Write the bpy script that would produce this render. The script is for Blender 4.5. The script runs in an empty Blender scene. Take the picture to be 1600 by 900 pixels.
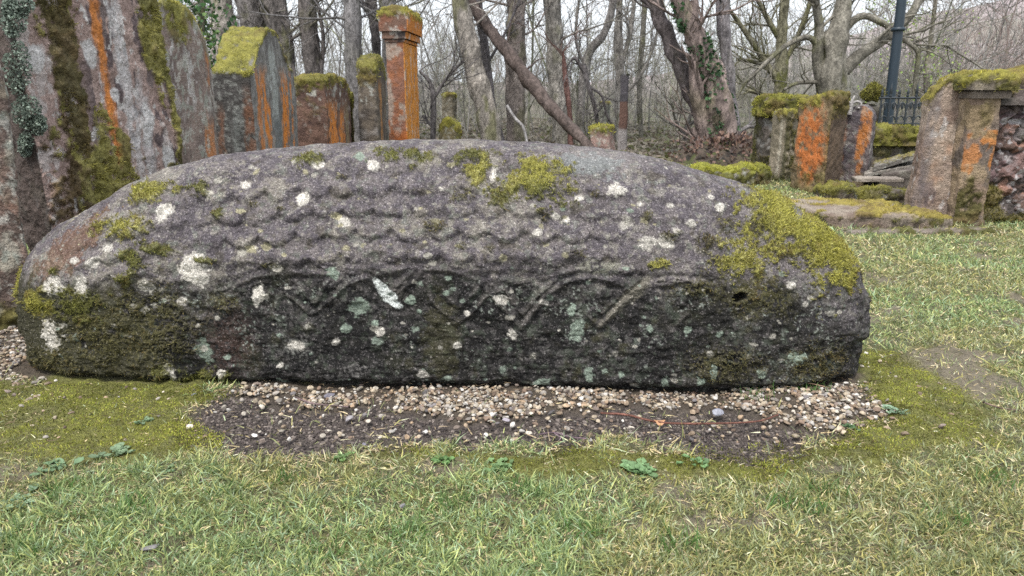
import bpy, math, random
import numpy as np
from mathutils import Vector

# ---------------------------------------------------------------- camera, world, sun, exposure
scene = bpy.context.scene
COL = scene.collection
CAM_H, PITCH, F = 0.69, math.radians(14.5), 1164.0      # F in pixels of a 1600 px wide frame
cam_d = bpy.data.cameras.new("camera"); cam = bpy.data.objects.new("camera", cam_d); COL.objects.link(cam)
cam.location = (0, 0, CAM_H); cam.rotation_euler = (math.radians(90) - PITCH, 0, 0)
cam_d.sensor_width = 36.0; cam_d.lens = 36.0 * F / 1600.0
cam_d.clip_start = 0.02; cam_d.clip_end = 3000
cam_d.dof.use_dof = True; cam_d.dof.focus_distance = 1.85; cam_d.dof.aperture_fstop = 11.0
scene.camera = cam

SUN_EL, SUN_AZ = math.radians(62), math.radians(200)    # azimuth measured from +Y clockwise
world = bpy.data.worlds.new("World"); scene.world = world; world.use_nodes = True
wn, wl = world.node_tree.nodes, world.node_tree.links
wn.clear()
wo = wn.new("ShaderNodeOutputWorld"); bg = wn.new("ShaderNodeBackground")
sky = wn.new("ShaderNodeTexSky"); sky.sky_type = 'NISHITA'; sky.sun_disc = False
sky.sun_elevation = SUN_EL; sky.sun_rotation = SUN_AZ
sky.air_density = 1.6; sky.dust_density = 4.0; sky.ozone_density = 1.0
hs = wn.new("ShaderNodeHueSaturation"); hs.inputs['Saturation'].default_value = 0.30
mxs = wn.new("ShaderNodeMix"); mxs.data_type = 'RGBA'; mxs.inputs[0].default_value = 0.55
mxs.inputs[7].default_value = (8.0, 8.6, 9.4, 1)         # even cloud layer
bg.inputs[1].default_value = 0.10
wl.new(sky.outputs[0], hs.inputs['Color']); wl.new(hs.outputs[0], mxs.inputs[6])
wl.new(mxs.outputs[2], bg.inputs[0]); wl.new(bg.outputs[0], wo.inputs[0])
sun_d = bpy.data.lights.new("sun", 'SUN'); sun = bpy.data.objects.new("sun", sun_d); COL.objects.link(sun)
sun_d.energy = 1.5; sun_d.angle = math.radians(11); sun_d.color = (1, 0.96, 0.90)
sd = Vector((math.sin(SUN_AZ) * math.cos(SUN_EL), math.cos(SUN_AZ) * math.cos(SUN_EL), math.sin(SUN_EL)))
sun.rotation_euler = sd.to_track_quat('Z', 'Y').to_euler(); sun.location = (0, -5, 20)
scene.view_settings.view_transform = 'Standard'; scene.view_settings.look = 'None'
scene.view_settings.gamma = 1; scene.view_settings.use_curve_mapping = False
scene.view_settings.exposure = 1.22
scene.render.engine = 'CYCLES'
scene.cycles.max_bounces = 5; scene.cycles.diffuse_bounces = 3; scene.cycles.transparent_max_bounces = 4
scene.cycles.use_denoising = False
scene.cycles.use_adaptive_sampling = True; scene.cycles.adaptive_threshold = 0.006

# ---------------------------------------------------------------- maths helpers
rs = np.random.RandomState(7)
CP, SP = math.cos(PITCH), math.sin(PITCH)
def ray(px, py):
    u, v = (px - 800) / F, (450 - py) / F
    return np.array([u, CP + v * SP, -SP + v * CP])
def at(px, py, Y):
    d = ray(px, py); return np.array([0, 0, CAM_H]) + d * (Y / d[1])
def gnd(px, py, z=0.0):
    d = ray(px, py); return np.array([0, 0, CAM_H]) + d * ((z - CAM_H) / d[2])
def project(P):
    x, y, z = P[..., 0], P[..., 1], P[..., 2] - CAM_H
    Z = y * CP - z * SP; v = y * SP + z * CP
    return 800 + F * x / Z, 450 - F * v / Z
def sstep(a, b, x):
    t = np.clip((x - a) / (b - a), 0, 1); return t * t * (3 - 2 * t)
_tabs = {}
def vnoise(P, seed=0):
    if seed not in _tabs:
        r = np.random.RandomState(seed + 100); _tabs[seed] = (r.permutation(256), r.rand(256).astype(np.float32))
    pm, tb = _tabs[seed]
    I = np.floor(P).astype(np.int64); f = (P - I).astype(np.float32); f = f * f * (3 - 2 * f)
    X0, Y0, Z0 = I[..., 0] & 255, I[..., 1] & 255, I[..., 2] & 255
    X1, Y1, Z1 = (X0 + 1) & 255, (Y0 + 1) & 255, (Z0 + 1) & 255
    a0, a1 = pm[X0], pm[X1]
    def h(a, y, z): return tb[pm[(pm[(a + y) & 255] + z) & 255]]
    fx, fy, fz = f[..., 0], f[..., 1], f[..., 2]
    c00 = h(a0, Y0, Z0) * (1 - fx) + h(a1, Y0, Z0) * fx
    c10 = h(a0, Y1, Z0) * (1 - fx) + h(a1, Y1, Z0) * fx
    c01 = h(a0, Y0, Z1) * (1 - fx) + h(a1, Y0, Z1) * fx
    c11 = h(a0, Y1, Z1) * (1 - fx) + h(a1, Y1, Z1) * fx
    return (c00 * (1 - fy) + c10 * fy) * (1 - fz) + (c01 * (1 - fy) + c11 * fy) * fz
def fbm(P, size, octv=4, seed=0):
    """signed noise about -1..1; size = feature size in metres (scalar or xyz)"""
    Q = P / np.asarray(size, float); s = 0; a = 1; n = 0
    for k in range(octv):
        s = s + a * (vnoise(Q + 17.3 * k, seed + k) * 2 - 1); n += a; a *= 0.55; Q = Q * 2.03
    return s / n * 1.8
def mixc(c, col, m):
    return c * (1 - m[..., None]) + np.asarray(col, float) * m[..., None]
def c3(*a): return np.array(a, float)

# ---------------------------------------------------------------- mesh helpers
def build(name, V, faces, mat, parent=None, col=None, smooth=True, loc=None, rot=None):
    """faces: list of int arrays (n,3) or (n,4)"""
    me = bpy.data.meshes.new(name)
    V = np.ascontiguousarray(V, np.float32)
    me.vertices.add(len(V)); me.vertices.foreach_set("co", V.ravel())
    faces = [np.asarray(f, np.int32) for f in faces if len(f)]
    loops = np.concatenate([f.ravel() for f in faces])
    tot = np.concatenate([np.full(len(f), f.shape[1], np.int32) for f in faces])
    st = np.concatenate([[0], np.cumsum(tot)[:-1]]).astype(np.int32)
    me.loops.add(len(loops)); me.loops.foreach_set("vertex_index", loops)
    me.polygons.add(len(tot)); me.polygons.foreach_set("loop_start", st); me.polygons.foreach_set("loop_total", tot)
    me.polygons.foreach_set("use_smooth", np.full(len(tot), smooth))
    if col is not None:
        ca = me.color_attributes.new("col", 'FLOAT_COLOR', 'POINT')
        c4 = np.ones((len(V), 4), np.float32); c4[:, :3] = np.clip(col, 0.002, 0.95)
        ca.data.foreach_set("color", c4.ravel())
    me.update(); me.validate()
    o = bpy.data.objects.new(name, me); COL.objects.link(o)
    if mat: me.materials.append(mat)
    if parent: o.parent = parent
    if loc is not None: o.location = loc
    if rot is not None: o.rotation_euler = rot
    return o
def tag(o, label=None, cat=None, group=None, kind=None):
    if label: o["label"] = label
    if cat: o["category"] = cat
    if group: o["group"] = group
    if kind: o["kind"] = kind
    return o
def empty(name, loc, rz=0.0):
    o = bpy.data.objects.new(name, None); COL.objects.link(o); o.location = loc; o.rotation_euler = (0, 0, rz)
    o.empty_display_size = 0.1; return o
def grid_faces(n, m, off=0, wrap=False):
    """n rows, m columns"""
    i = np.arange(n - 1)[:, None]; j = np.arange(m if wrap else m - 1)[None, :]
    a = i * m + j; b = i * m + (j + 1) % m
    return np.stack([a, b, b + m, a + m], -1).reshape(-1, 4) + off
def vnormals(V, Q):
    n = np.zeros_like(V)
    fn = np.cross(V[Q[:, 2]] - V[Q[:, 0]], V[Q[:, -1]] - V[Q[:, 1]])
    for k in range(Q.shape[1]):
        for a in range(3): n[:, a] += np.bincount(Q[:, k], fn[:, a], len(V))
    return n / (np.linalg.norm(n, axis=1, keepdims=True) + 1e-12)
def unit(v): return v / (np.linalg.norm(v, axis=-1, keepdims=True) + 1e-12)

def blades(P, D, L, W, bend, C, flat=False):
    """thin bent blades: P base, D direction, L length, W width, bend vector (n,3)"""
    n = len(P); r = rs.randn(n, 3); side = unit(np.cross(D, r))
    L = L[:, None]; W = W[:, None]
    m = P + D * L * 0.5 + bend * L * 0.15; t = P + D * L * 0.85 + bend * L * 0.55
    V = np.stack([P - side * W * .5, P + side * W * .5, m + side * W * .45, m - side * W * .45, t], 1).reshape(-1, 3)
    b = np.arange(n)[:, None] * 5
    Q = b + np.array([[0, 1, 2, 3]]); T = b + np.array([[3, 2, 4]])
    return V, [Q, T], np.repeat(C, 5, 0)
def tufts(name, P, N, parent, per=1, L=(.006, .012), W=.002, cols=None, mat=None, spread=.8, up=.4, jit=.004, shade=None):
    P = np.repeat(P, per, 0); N = np.repeat(N, per, 0); n = len(P)
    P = P + rs.randn(n, 3) * jit - N * 0.002
    D = unit(N + rs.randn(n, 3) * spread * .6 + np.array([0, 0, up]))
    ln = L[0] + (L[1] - L[0]) * rs.rand(n)
    cols = np.asarray(cols, float); k = rs.randint(0, len(cols), n)
    nz = fbm(P, .02, 3, 31)
    C = cols[k] * (0.85 + .35 * rs.rand(n)[:, None]) * (1 + .35 * nz[:, None])
    if shade is not None: C = C * np.repeat(shade, per, 0)[:, None]
    V, F_, C = blades(P, D, ln, np.full(n, W) * (0.7 + .6 * rs.rand(n)), rs.randn(n, 3) * .4, C)
    return build(name, V, F_, mat or M_moss, parent, C, smooth=False)
def sweep(paths, sides=6, rough=0.0, seed=5, cap=True):
    """paths: list of (pts (k,3), radii (k,)) -> verts, faces"""
    Vs, Fs, off = [], [], 0
    tt = np.arange(sides) / sides * 2 * np.pi
    for pts, rad in paths:
        pts = np.asarray(pts, float); rad = np.asarray(rad, float)
        T = unit(np.gradient(pts, axis=0)); ref = np.array([0.13, 0.97, 0.21])
        A = unit(np.cross(T, ref)); B = np.cross(T, A)
        R = pts[:, None, :] + rad[:, None, None] * (np.cos(tt)[None, :, None] * A[:, None, :] + np.sin(tt)[None, :, None] * B[:, None, :])
        V = R.reshape(-1, 3)
        if rough: 
            nn = unit(V - np.repeat(pts, sides, 0))
            V = V + nn * (fbm(V, (.12, .12, .5), 3, seed) * np.repeat(rad, sides) * rough)[:, None]
        Vs.append(V); Fs.append(grid_faces(len(pts), sides, off, True)); off += len(V)
    return np.concatenate(Vs), np.concatenate(Fs)
def smoothpath(ctrl, n):
    """catmull-rom through control rows (any columns)"""
    c = np.asarray(ctrl, float); c = np.vstack([2 * c[0] - c[1], c, 2 * c[-1] - c[-2]])
    out = []
    for t in np.linspace(0, len(c) - 3 - 1e-6, n):
        i = int(t); f = t - i; p0, p1, p2, p3 = c[i:i + 4]
        out.append(.5 * ((2 * p1) + (-p0 + p2) * f + (2 * p0 - 5 * p1 + 4 * p2 - p3) * f * f + (-p0 + 3 * p1 - 3 * p2 + p3) * f ** 3))
    return np.array(out)
def poly_sd(P, poly):
    """signed distance in XY, negative inside"""
    poly = np.asarray(poly)[:, :2]; d = np.full(len(P), 1e9); ins = np.zeros(len(P), bool); n = len(poly)
    for i in range(n):
        a, b = poly[i], poly[(i + 1) % n]; e = b - a; w = P[:, :2] - a
        t = np.clip((w @ e) / (e @ e), 0, 1); q = w - t[:, None] * e; d = np.minimum(d, (q ** 2).sum(1))
        c = (a[1] > P[:, 1]) != (b[1] > P[:, 1])
        xi = a[0] + (P[:, 1] - a[1]) / (b[1] - a[1] + 1e-12) * e[0]
        ins ^= c & (P[:, 0] < xi)
    return np.sqrt(d) * np.where(ins, -1, 1)

# ---------------------------------------------------------------- materials
def material(name, rough=.9, fine=((120, .35), (420, .45)), bump=((60, .004), (300, .0012)), stretch=(1, 1, 1), flecks=None, transl=0.0, spec=.25, sat=None):
    m = bpy.data.materials.new(name); m.use_nodes = True; nt = m.node_tree; N, Lk = nt.nodes, nt.links; N.clear()
    out = N.new("ShaderNodeOutputMaterial"); bs = N.new("ShaderNodeBsdfPrincipled")
    bs.inputs['Roughness'].default_value = rough; bs.inputs['Specular IOR Level'].default_value = spec
    at_ = N.new("ShaderNodeAttribute"); at_.attribute_name = "col"; at_.attribute_type = 'GEOMETRY'
    tc = N.new("ShaderNodeTexCoord"); mp = N.new("ShaderNodeMapping"); mp.inputs['Scale'].default_value = stretch
    Lk.new(tc.outputs['Object'], mp.inputs[0])
    cur = at_.outputs['Color']
    for sc, am in fine:
        nz = N.new("ShaderNodeTexNoise"); nz.inputs['Scale'].default_value = sc; nz.inputs['Detail'].default_value = 4; nz.inputs['Roughness'].default_value = .65
        Lk.new(mp.outputs[0], nz.inputs['Vector'])
        mr = N.new("ShaderNodeMapRange"); mr.inputs[1].default_value = .3; mr.inputs[2].default_value = .7
        mr.inputs[3].default_value = 1 - am; mr.inputs[4].default_value = 1 + am; mr.clamp = False
        Lk.new(nz.outputs[0], mr.inputs[0])
        vm = N.new("ShaderNodeVectorMath"); vm.operation = 'SCALE'; Lk.new(cur, vm.inputs[0]); Lk.new(mr.outputs[0], vm.inputs['Scale'])
        cur = vm.outputs[0]
    if flecks:
        sc, th, colr, am = flecks
        nz = N.new("ShaderNodeTexNoise"); nz.inputs['Scale'].default_value = sc; nz.inputs['Detail'].default_value = 3
        Lk.new(tc.outputs['Object'], nz.inputs['Vector'])
        mr = N.new("ShaderNodeMapRange"); mr.inputs[1].default_value = th; mr.inputs[2].default_value = th + .06; mr.inputs[4].default_value = am
        Lk.new(nz.outputs[0], mr.inputs[0])
        ml = N.new("ShaderNodeVectorMath"); ml.operation = 'MULTIPLY_ADD'; ml.inputs[1].default_value = (2.0,) * 3; ml.inputs[2].default_value = colr
        Lk.new(cur, ml.inputs[0])
        mx = N.new("ShaderNodeMix"); mx.data_type = 'RGBA'; Lk.new(mr.outputs[0], mx.inputs[0]); Lk.new(cur, mx.inputs[6]); Lk.new(ml.outputs[0], mx.inputs[7])
        cur = mx.outputs[2]
    Lk.new(cur, bs.inputs['Base Color'])
    prev = None
    for sc, dist in bump:
        nz = N.new("ShaderNodeTexNoise"); nz.inputs['Scale'].default_value = sc; nz.inputs['Detail'].default_value = 5; nz.inputs['Roughness'].default_value = .6
        Lk.new(mp.outputs[0], nz.inputs['Vector'])
        bp = N.new("ShaderNodeBump"); bp.inputs['Strength'].default_value = 1; bp.inputs['Distance'].default_value = dist
        Lk.new(nz.outputs[0], bp.inputs['Height'])
        if prev: Lk.new(prev, bp.inputs['Normal'])
        prev = bp.outputs[0]
    if prev: Lk.new(prev, bs.inputs['Normal'])
    if transl:
        tr = N.new("ShaderNodeBsdfTranslucent"); ms = N.new("ShaderNodeMixShader"); ms.inputs[0].default_value = transl
        Lk.new(cur, tr.inputs[0]); Lk.new(bs.outputs[0], ms.inputs[1]); Lk.new(tr.outputs[0], ms.inputs[2]); Lk.new(ms.outputs[0], out.inputs[0])
    else: Lk.new(bs.outputs[0], out.inputs[0])
    return m
M_hog = material("weathered_carved_stone", .92, ((90, .25), (330, .55), (700, .4)), ((45, .006), (170, .004), (480, .0016)), flecks=(260, .60, (.10, .09, .09), .75))
M_stone = material("weathered_sandstone", .92, ((40, .18), (160, .30)), ((30, .010), (120, .005)), flecks=(90, .62, (.04, .04, .04), .5))
M_moss = material("moss_shoots", .85, ((200, .2),), (), transl=.25)
M_grass = material("grass_blades", .6, ((150, .2),), (), transl=.35, spec=.35)
M_soil = material("soil_and_turf", .95, ((60, .3), (300, .5)), ((50, .012), (260, .006)))
M_peb = material("gravel_pebbles", .8, ((150, .25), (700, .25)), ((400, .001),), spec=.35)
M_bark = material("bark", .92, ((7, .25), (30, .45), (90, .4)), ((14, .03), (50, .015)), stretch=(1, 1, .45))
M_iron = material("painted_iron", .45, ((20, .12), (200, .1)), ((150, .0006),), spec=.5)
M_leaf = material("leaf_surface", .55, ((90, .2),), (), transl=.3, spec=.4)
M_hill = material("far_woodland_slope", .95, ((.35, .35), (2.2, .35)), ((.8, 1.2),))

MOSS_Y = [(.33, .305, .065), (.25, .25, .05), (.40, .36, .10), (.16, .17, .03)]
MOSS_G = [(.13, .14, .02), (.20, .20, .03), (.08, .09, .015), (.26, .24, .05)]
MOSS_B = [(.10, .085, .03), (.15, .13, .035), (.06, .055, .02), (.13, .13, .03)]
WHITE_L = (.62, .60, .54); GREEN_L = (.36, .46, .38)

# ================================================================ GROUND
def grow(a, b, d0, r):
    v = [a]; d = d0
    while v[-1] < b: v.append(v[-1] + d); d *= r
    return v
yy = list(np.arange(-3, .7, .2)) + list(np.arange(.75, 2.3, .0085)) + grow(2.3, 900, .012, 1.035)
xc_ = np.arange(-1.6, 1.9, .011); xr = grow(1.9, 900, .014, 1.05); xl = [-v for v in grow(1.6, 900, .014, 1.05)][1:][::-1]
xx = np.array(xl + list(xc_) + xr); yy = np.array(yy)
GX, GY = np.meshgrid(xx, yy)
GP = np.stack([GX.ravel(), GY.ravel(), np.zeros(GX.size)], 1)
poly = lambda pts: [gnd(*p) for p in pts]
SOIL = poly([(280, 640), (340, 605), (700, 575), (1330, 590), (1375, 640), (1330, 690), (1260, 722), (1100, 712), (900, 700), (840, 702), (600, 712), (420, 718), (320, 712)])
GRAV = poly([(360, 590), (1340, 585), (1360, 655), (1290, 680), (1230, 668), (1180, 642), (1000, 634), (860, 650), (700, 660), (600, 632), (500, 636), (400, 618)])
GRAV2 = [gnd(70, 592), gnd(-260, 592), np.array([-2.6, 2.2, 0]), np.array([-1.5, 3.6, 0]), np.array([1.0, 3.6, 0]), np.array([.9, 2.2, 0]), np.array([-1.1, 2.1, 0])]
MOSS1 = poly([(-300, 592), (60, 588), (330, 590), (352, 622), (285, 655), (335, 712), (200, 722), (-300, 735)])
MOSS2 = poly([(1210, 700), (1330, 672), (1355, 630), (1335, 555), (1385, 545), (1440, 590), (1540, 640), (1590, 690), (1400, 722), (1230, 735)])
MOSS3 = poly([(560, 706), (640, 700), (800, 712), (900, 700), (1250, 722), (1220, 748), (900, 742), (700, 728)])
BARE = poly([(1395, 540), (1480, 532), (1575, 580), (1640, 620), (1560, 625), (1440, 592)])
def zones(P):
    w = fbm(P, .12, 4, 40) * .045; w2 = fbm(P, .03, 3, 44) * .012
    soil = sstep(.035, -.035, poly_sd(P, SOIL) + w * 1.2 + w2 * 2)
    grav = sstep(.03, -.03, np.minimum(poly_sd(P, GRAV) + w * .9 + w2 * 2, poly_sd(P, GRAV2) + w))
    moss = sstep(.03, -.03, np.minimum(np.minimum(poly_sd(P, MOSS1), poly_sd(P, MOSS2)), poly_sd(P, MOSS3)) + w + w2)
    bare = sstep(.03, -.03, poly_sd(P, BARE) + w * 1.5 + w2 * 3)
    b2 = sstep(.55, .85, fbm(P, .16, 4, 48) + .25 * fbm(P, .03, 2, 49)) * .9
    bare = np.maximum(bare, b2 * (P[:, 1] < 6))
    return soil, grav, moss * (1 - grav), bare
# far terrain: low in front, wooded slope rising away to the right
def terrain(P):
    x, y = P[:, 0], P[:, 1]
    r = np.hypot(x, y); az = x / np.maximum(y, 1)
    px = 800 + F * az
    el = np.interp(px, [-400, 900, 1100, 1250, 1400, 1600, 2200], [.012, .012, .03, .058, .088, .118, .17])
    z = sstep(14, 60, y) * .6 + sstep(35, 260, y) * (el * 260)
    z = np.where(y > 260, (el * 260 + .6) * (1 + .0004 * (y - 260)), z)
    z = z + sstep(40, 90, y) * fbm(P, 14, 4, 60) * 1.1 + fbm(P, 9, 2, 61) * .12 * sstep(9, 16, y)
    return z + fbm(P, .22, 4, 62) * .010 * (r < 30) + fbm(P, .03, 3, 63) * .003 * (r < 8)
soil, grav, moss, bare = zones(GP)
GP[:, 2] = terrain(GP) - .012 * soil * (1 - grav) + moss * fbm(GP, .035, 3, 64) * .004
C = np.tile(c3(.10, .095, .055), (len(GP), 1))
C = mixc(C, (.12, .12, .04), sstep(-.2, .5, fbm(GP, .05, 3, 50)))
C = mixc(C, (.16, .135, .10), bare * .9)
C = mixc(C, (.075, .062, .055), soil)
C = mixc(C, (.11, .095, .08), sstep(.1, .7, fbm(GP, .012, 2, 52)) * soil * .6)
C = mixc(C, (.085, .068, .052), grav)
C = mixc(C, (.145, .145, .04), moss * (.6 + .4 * sstep(-.3, .3, fbm(GP, .05, 2, 53))))
C = mixc(C, (.16, .15, .13), sstep(5.2, 5.6, GP[:, 1]) * 0)
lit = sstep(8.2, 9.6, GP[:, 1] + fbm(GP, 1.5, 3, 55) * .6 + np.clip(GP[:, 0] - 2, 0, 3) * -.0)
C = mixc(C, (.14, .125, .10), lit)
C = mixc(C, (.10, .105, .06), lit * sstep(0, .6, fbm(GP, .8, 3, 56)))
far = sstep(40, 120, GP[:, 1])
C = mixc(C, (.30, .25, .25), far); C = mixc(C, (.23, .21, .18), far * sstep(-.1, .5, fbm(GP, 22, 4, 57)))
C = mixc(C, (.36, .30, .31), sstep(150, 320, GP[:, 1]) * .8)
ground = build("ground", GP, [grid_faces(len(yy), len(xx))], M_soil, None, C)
tag(ground, kind="structure")

# ================================================================ HOGBACK STONE
L0, L1 = -1.325, 0.930          # ends of the stone along x
D0 = .25; YF = 1.672
XC, XA = (L0 + L1) / 2, (L1 - L0) / 2
CONT = np.array([(20, 450), (24, 425), (34, 405), (60, 375), (120, 335), (200, 290), (270, 262), (340, 245), (430, 232), (520, 225), (640, 221), (760, 221), (870, 226), (960, 236), (1040, 250), (1110, 268), (1170, 288), (1230, 315), (1290, 355), (1330, 393), (1345, 415), (1354, 440)], float)
xk = np.linspace(L0, L1, 41); Hk = np.interp(xk, [-1.30, -1.0, -.6, 0, .5, .8, .94], [.33, .44, .54, .57, .52, .42, .33])
NEXP = 2.35
_ph = np.linspace(0, np.pi, 1601)
_cy = -np.sign(np.cos(_ph)) * np.abs(np.cos(_ph)) ** (2 / NEXP); _cz = np.abs(np.sin(_ph)) ** (2 / NEXP)
_arc = np.concatenate([[0], np.cumsum(np.hypot(np.diff(_cy) * .25, np.diff(_cz) * .56))]); _arc /= _arc[-1]
def hog(nx, svals):
    q = np.linspace(-1, 1, nx); xi = np.sin(q * np.pi / 2); xi = .5 * xi + .5 * q
    x = XC + XA * xi
    ax = np.abs(xi)
    plan = np.maximum(1 - ax ** 9, 0) ** (1 / 2.2); hend = np.maximum(1 - ax ** 16, 0) ** (1 / 2.6)
    H = np.interp(x, xk, Hk) * hend; D = D0 * plan * np.interp(xi, [-1, 0, 1], [.95, 1, .97])
    cy = np.interp(svals, _arc, _cy); cz = np.interp(svals, _arc, _cz)
    X = np.repeat(x[:, None], len(svals), 1); Z = H[:, None] * cz[None, :]
    X = XC + (X - XC) * (1 - .022 * sstep(.25, 0, Z) * (np.abs(X - XC) / XA) ** 4)
    Y = YF + D0 + D[:, None] * cy[None, :] - .040 * X + .02 * sstep(.05, 0, Z)
    return np.stack([X, Y, Z], -1)
for it in range(16):
    G = hog(401, np.linspace(0, 1, 161)); ppx, ppy = project(G)
    env = np.full(1600 // 10 + 2, 1e9); ex = np.zeros(len(env))
    b = np.clip((ppx / 10).astype(int), 0, len(env) - 1).ravel(); py_, xx_ = ppy.ravel(), G[..., 0].ravel()
    o_ = np.argsort(-py_); env[b[o_]] = py_[o_]; ex[b[o_]] = xx_[o_]
    ok = env < 1e8; tp = (np.arange(len(env)) + .5) * 10
    ok &= (tp > 45) & (tp < 1335)
    tgt = np.interp(tp, CONT[:, 0], CONT[:, 1]) - 9; dz = (env - tgt)[ok] * 2.05 / F
    o2 = np.argsort(ex[ok]); Hk = Hk + .8 * np.interp(xk, ex[ok][o2], dz[o2])
    Hk[1:-1] = .12 * Hk[:-2] + .76 * Hk[1:-1] + .12 * Hk[2:]
    Hk = np.clip(Hk, .30, .65); Hk[0] = min(Hk[0], .36)
print("H", np.round(Hk, 3), "px range", ppx.min(), ppx.max())
sv = np.concatenate([np.linspace(0, .56, 420), np.linspace(.57, 1, 60)])
NX = 1250
G = hog(NX, sv); NS = len(sv)
V = G.reshape(-1, 3); Q = grid_faces(NX, NS)
N0 = vnormals(V, Q)
if (N0[:, 2] * (V[:, 2] > .4)).sum() < 0: Q = Q[:, ::-1]; N0 = -N0
SS = np.concatenate([np.zeros((NX, 1)), np.cumsum(np.linalg.norm(np.diff(G, axis=1), axis=2), 1)], 1)   # arc length up the section
X, Y, Z = G[..., 0], G[..., 1], G[..., 2]
PPX, PPY = project(G)
jr = int(np.argmax(_cz[np.searchsorted(_arc, sv).clip(0, 1600)]))
zsh = np.interp(XC + XA * 0 + X[:, 200], [-1.25, -.9, -.6, 0, .4, .92], [.24, .285, .302, .308, .295, .25])[:, None]
jsh = np.array([np.searchsorted(Z[i, :jr], zsh[i, 0]) for i in range(NX)]).clip(1, jr - 1)
Ssh = SS[np.arange(NX), jsh][:, None]; Srd = SS[:, jr][:, None]
TAU = (SS - Ssh) / np.maximum(Srd - Ssh, .03)
ic = int(np.argmin(np.abs(X[:, 5] + .12)))                        # a column near the middle
edges = [float(np.interp(-e, -PPY[ic, :jr], TAU[ic, :jr])) for e in (397, 364, 329, 293, 259)] + [1.02]
print("edges", edges)
front = (np.arange(NS) < jr + 8)[None, :] * np.ones((NX, 1))
Pn = V.reshape(NX, NS, 3)
n_big = fbm(V, .16, 4, 1).reshape(NX, NS); n_mid = fbm(V, .035, 4, 2).reshape(NX, NS); n_fine = fbm(V, .008, 3, 3).reshape(NX, NS)
bed = fbm(V, (.045, .045, .011), 4, 4).reshape(NX, NS)
NBx = fbm(V, .014, 3, 5).reshape(NX, NS)
disp = n_big * .0055 + n_mid * .0028 + n_fine * .0011
fade = sstep(-1.15, -.95, X) * sstep(.42, .05, X) * .8 + .2 * sstep(-1.15, -.95, X) * sstep(.75, .5, X)
tooth = np.zeros_like(X)
wob = TAU + .022 * n_big + .008 * n_mid
for k in range(5):
    per = .080; ph = X / per + .5 * k + .22 * fbm(V, .3, 2, 8).reshape(NX, NS); ls = 2 * (ph - np.floor(ph)) - 1      # -1..1 across one tile
    lo = edges[k] + (.060 if k else .04) * np.abs(ls) ** 2.6 - .012; hi = edges[k + 1] + .02
    fr = (wob + .010 * n_mid - lo) / (hi - lo)
    prof = np.where(fr > .22, 1 - (fr - .22) / .9, sstep(-.16, .22, fr)) * (1 - .38 * np.abs(ls) ** 2.4)
    tooth = np.maximum(tooth, np.where((fr > -.20) & (fr < 1), prof, 0))
disp += tooth * .0140 * fade * (.75 + .35 * n_big)
groove = np.zeros_like(X)
# shoulder moulding
disp += .005 * np.exp(-((Z - zsh - .004) / .012) ** 2) * (TAU < .3) * sstep(-1.1, -.9, X) * sstep(.6, .4, X)
# interlaced arcade on the upright face
below = sstep(.01, -.01, Z - zsh + .004) * front
arc_m = sstep(-.98, -.85, X) * sstep(.60, .50, X)
rib = np.zeros_like(X); inside = np.zeros_like(X)
def surf(px, py):
    d = (PPX[:, :jr + 6] - px) ** 2 + (PPY[:, :jr + 6] - py) ** 2; i, j = np.unravel_index(np.argmin(d), d.shape); return i, j
STR = [([(252, 461), (280, 470), (317, 489)], .7), ([(349, 447), (397, 424), (462, 416), (520, 419)], .7), ([(349, 458), (380, 440), (420, 428)], .5), ([(444, 443), (462, 462), (490, 480), (515, 460), (542, 436), (570, 425)], 1), ([(462, 430), (476, 448), (490, 464), (502, 450), (512, 432)], .8),
       ([(430, 470), (438, 450), (452, 432)], .6), ([(619, 455), (637, 436), (657, 419)], 1), ([(610, 447), (628, 430), (645, 416)], .8), ([(560, 440), (590, 462), (616, 470)], .7), ([(667, 425), (676, 461), (711, 493), (736, 481), (760, 453), (786, 444)], 1), ([(688, 432), (700, 455), (716, 470), (738, 450), (752, 432)], .7),
       ([(590, 420), (640, 407), (700, 412), (745, 428)], .6), ([(760, 446), (785, 470), (813, 501), (832, 478), (853, 453), (886, 431), (930, 424), (974, 434)], 1.1), ([(790, 440), (804, 466), (816, 480), (838, 455), (868, 427)], .9), ([(770, 425), (810, 432), (855, 424), (900, 412)], .6),
       ([(890, 441), (912, 475), (938, 499), (970, 466), (1008, 436), (1063, 429), (1100, 434), (1124, 449)], 1.1), ([(908, 440), (924, 462), (940, 479), (968, 452), (998, 428)], 1), ([(1030, 446), (1040, 480), (1049, 508), (1066, 488), (1084, 469)], .7), ([(1000, 470), (1016, 462), (1030, 470)], .4)]
below = sstep(.02, -.005, Z - zsh) * front; arc_m = sstep(-1.0, -.9, X) * sstep(.62, .55, X)
rib = np.zeros_like(X); wpx = .009 * n_mid + .003 * n_big + .006 * n_fine
for pts_, am in STR:
    q_ = np.array([[X[surf(*p)], Z[surf(*p)]] for p in pts_]); dm = np.full(X.shape, 9.)
    q_ = .35 * smoothpath(q_, 4 * len(q_) - 3) + .65 * np.stack([np.interp(np.linspace(0, len(q_) - 1, 4 * len(q_) - 3), np.arange(len(q_)), q_[:, a_]) for a_ in (0, 1)], 1)
    for (x0, z0), (x1, z1) in zip(q_[:-1], q_[1:]):
        ex_, ez_ = x1 - x0, z1 - z0; t = np.clip(((X - x0) * ex_ + (Z - z0) * ez_) / (ex_ * ex_ + ez_ * ez_ + 1e-9), 0, 1); dm = np.minimum(dm, np.hypot(X - x0 - t * ex_, Z - z0 - t * ez_))
    dm = np.abs(dm + wpx * .5); rib = np.maximum(rib, am * np.exp(-(dm / .0062) ** 2)); groove = np.maximum(groove, am * np.exp(-((dm - .0135) / .007) ** 2))
rib *= front; groove = np.clip(groove - rib, 0, 1) * front
shade_z = sstep(.16, .21, Z) * sstep(.33, .30, Z)
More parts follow.
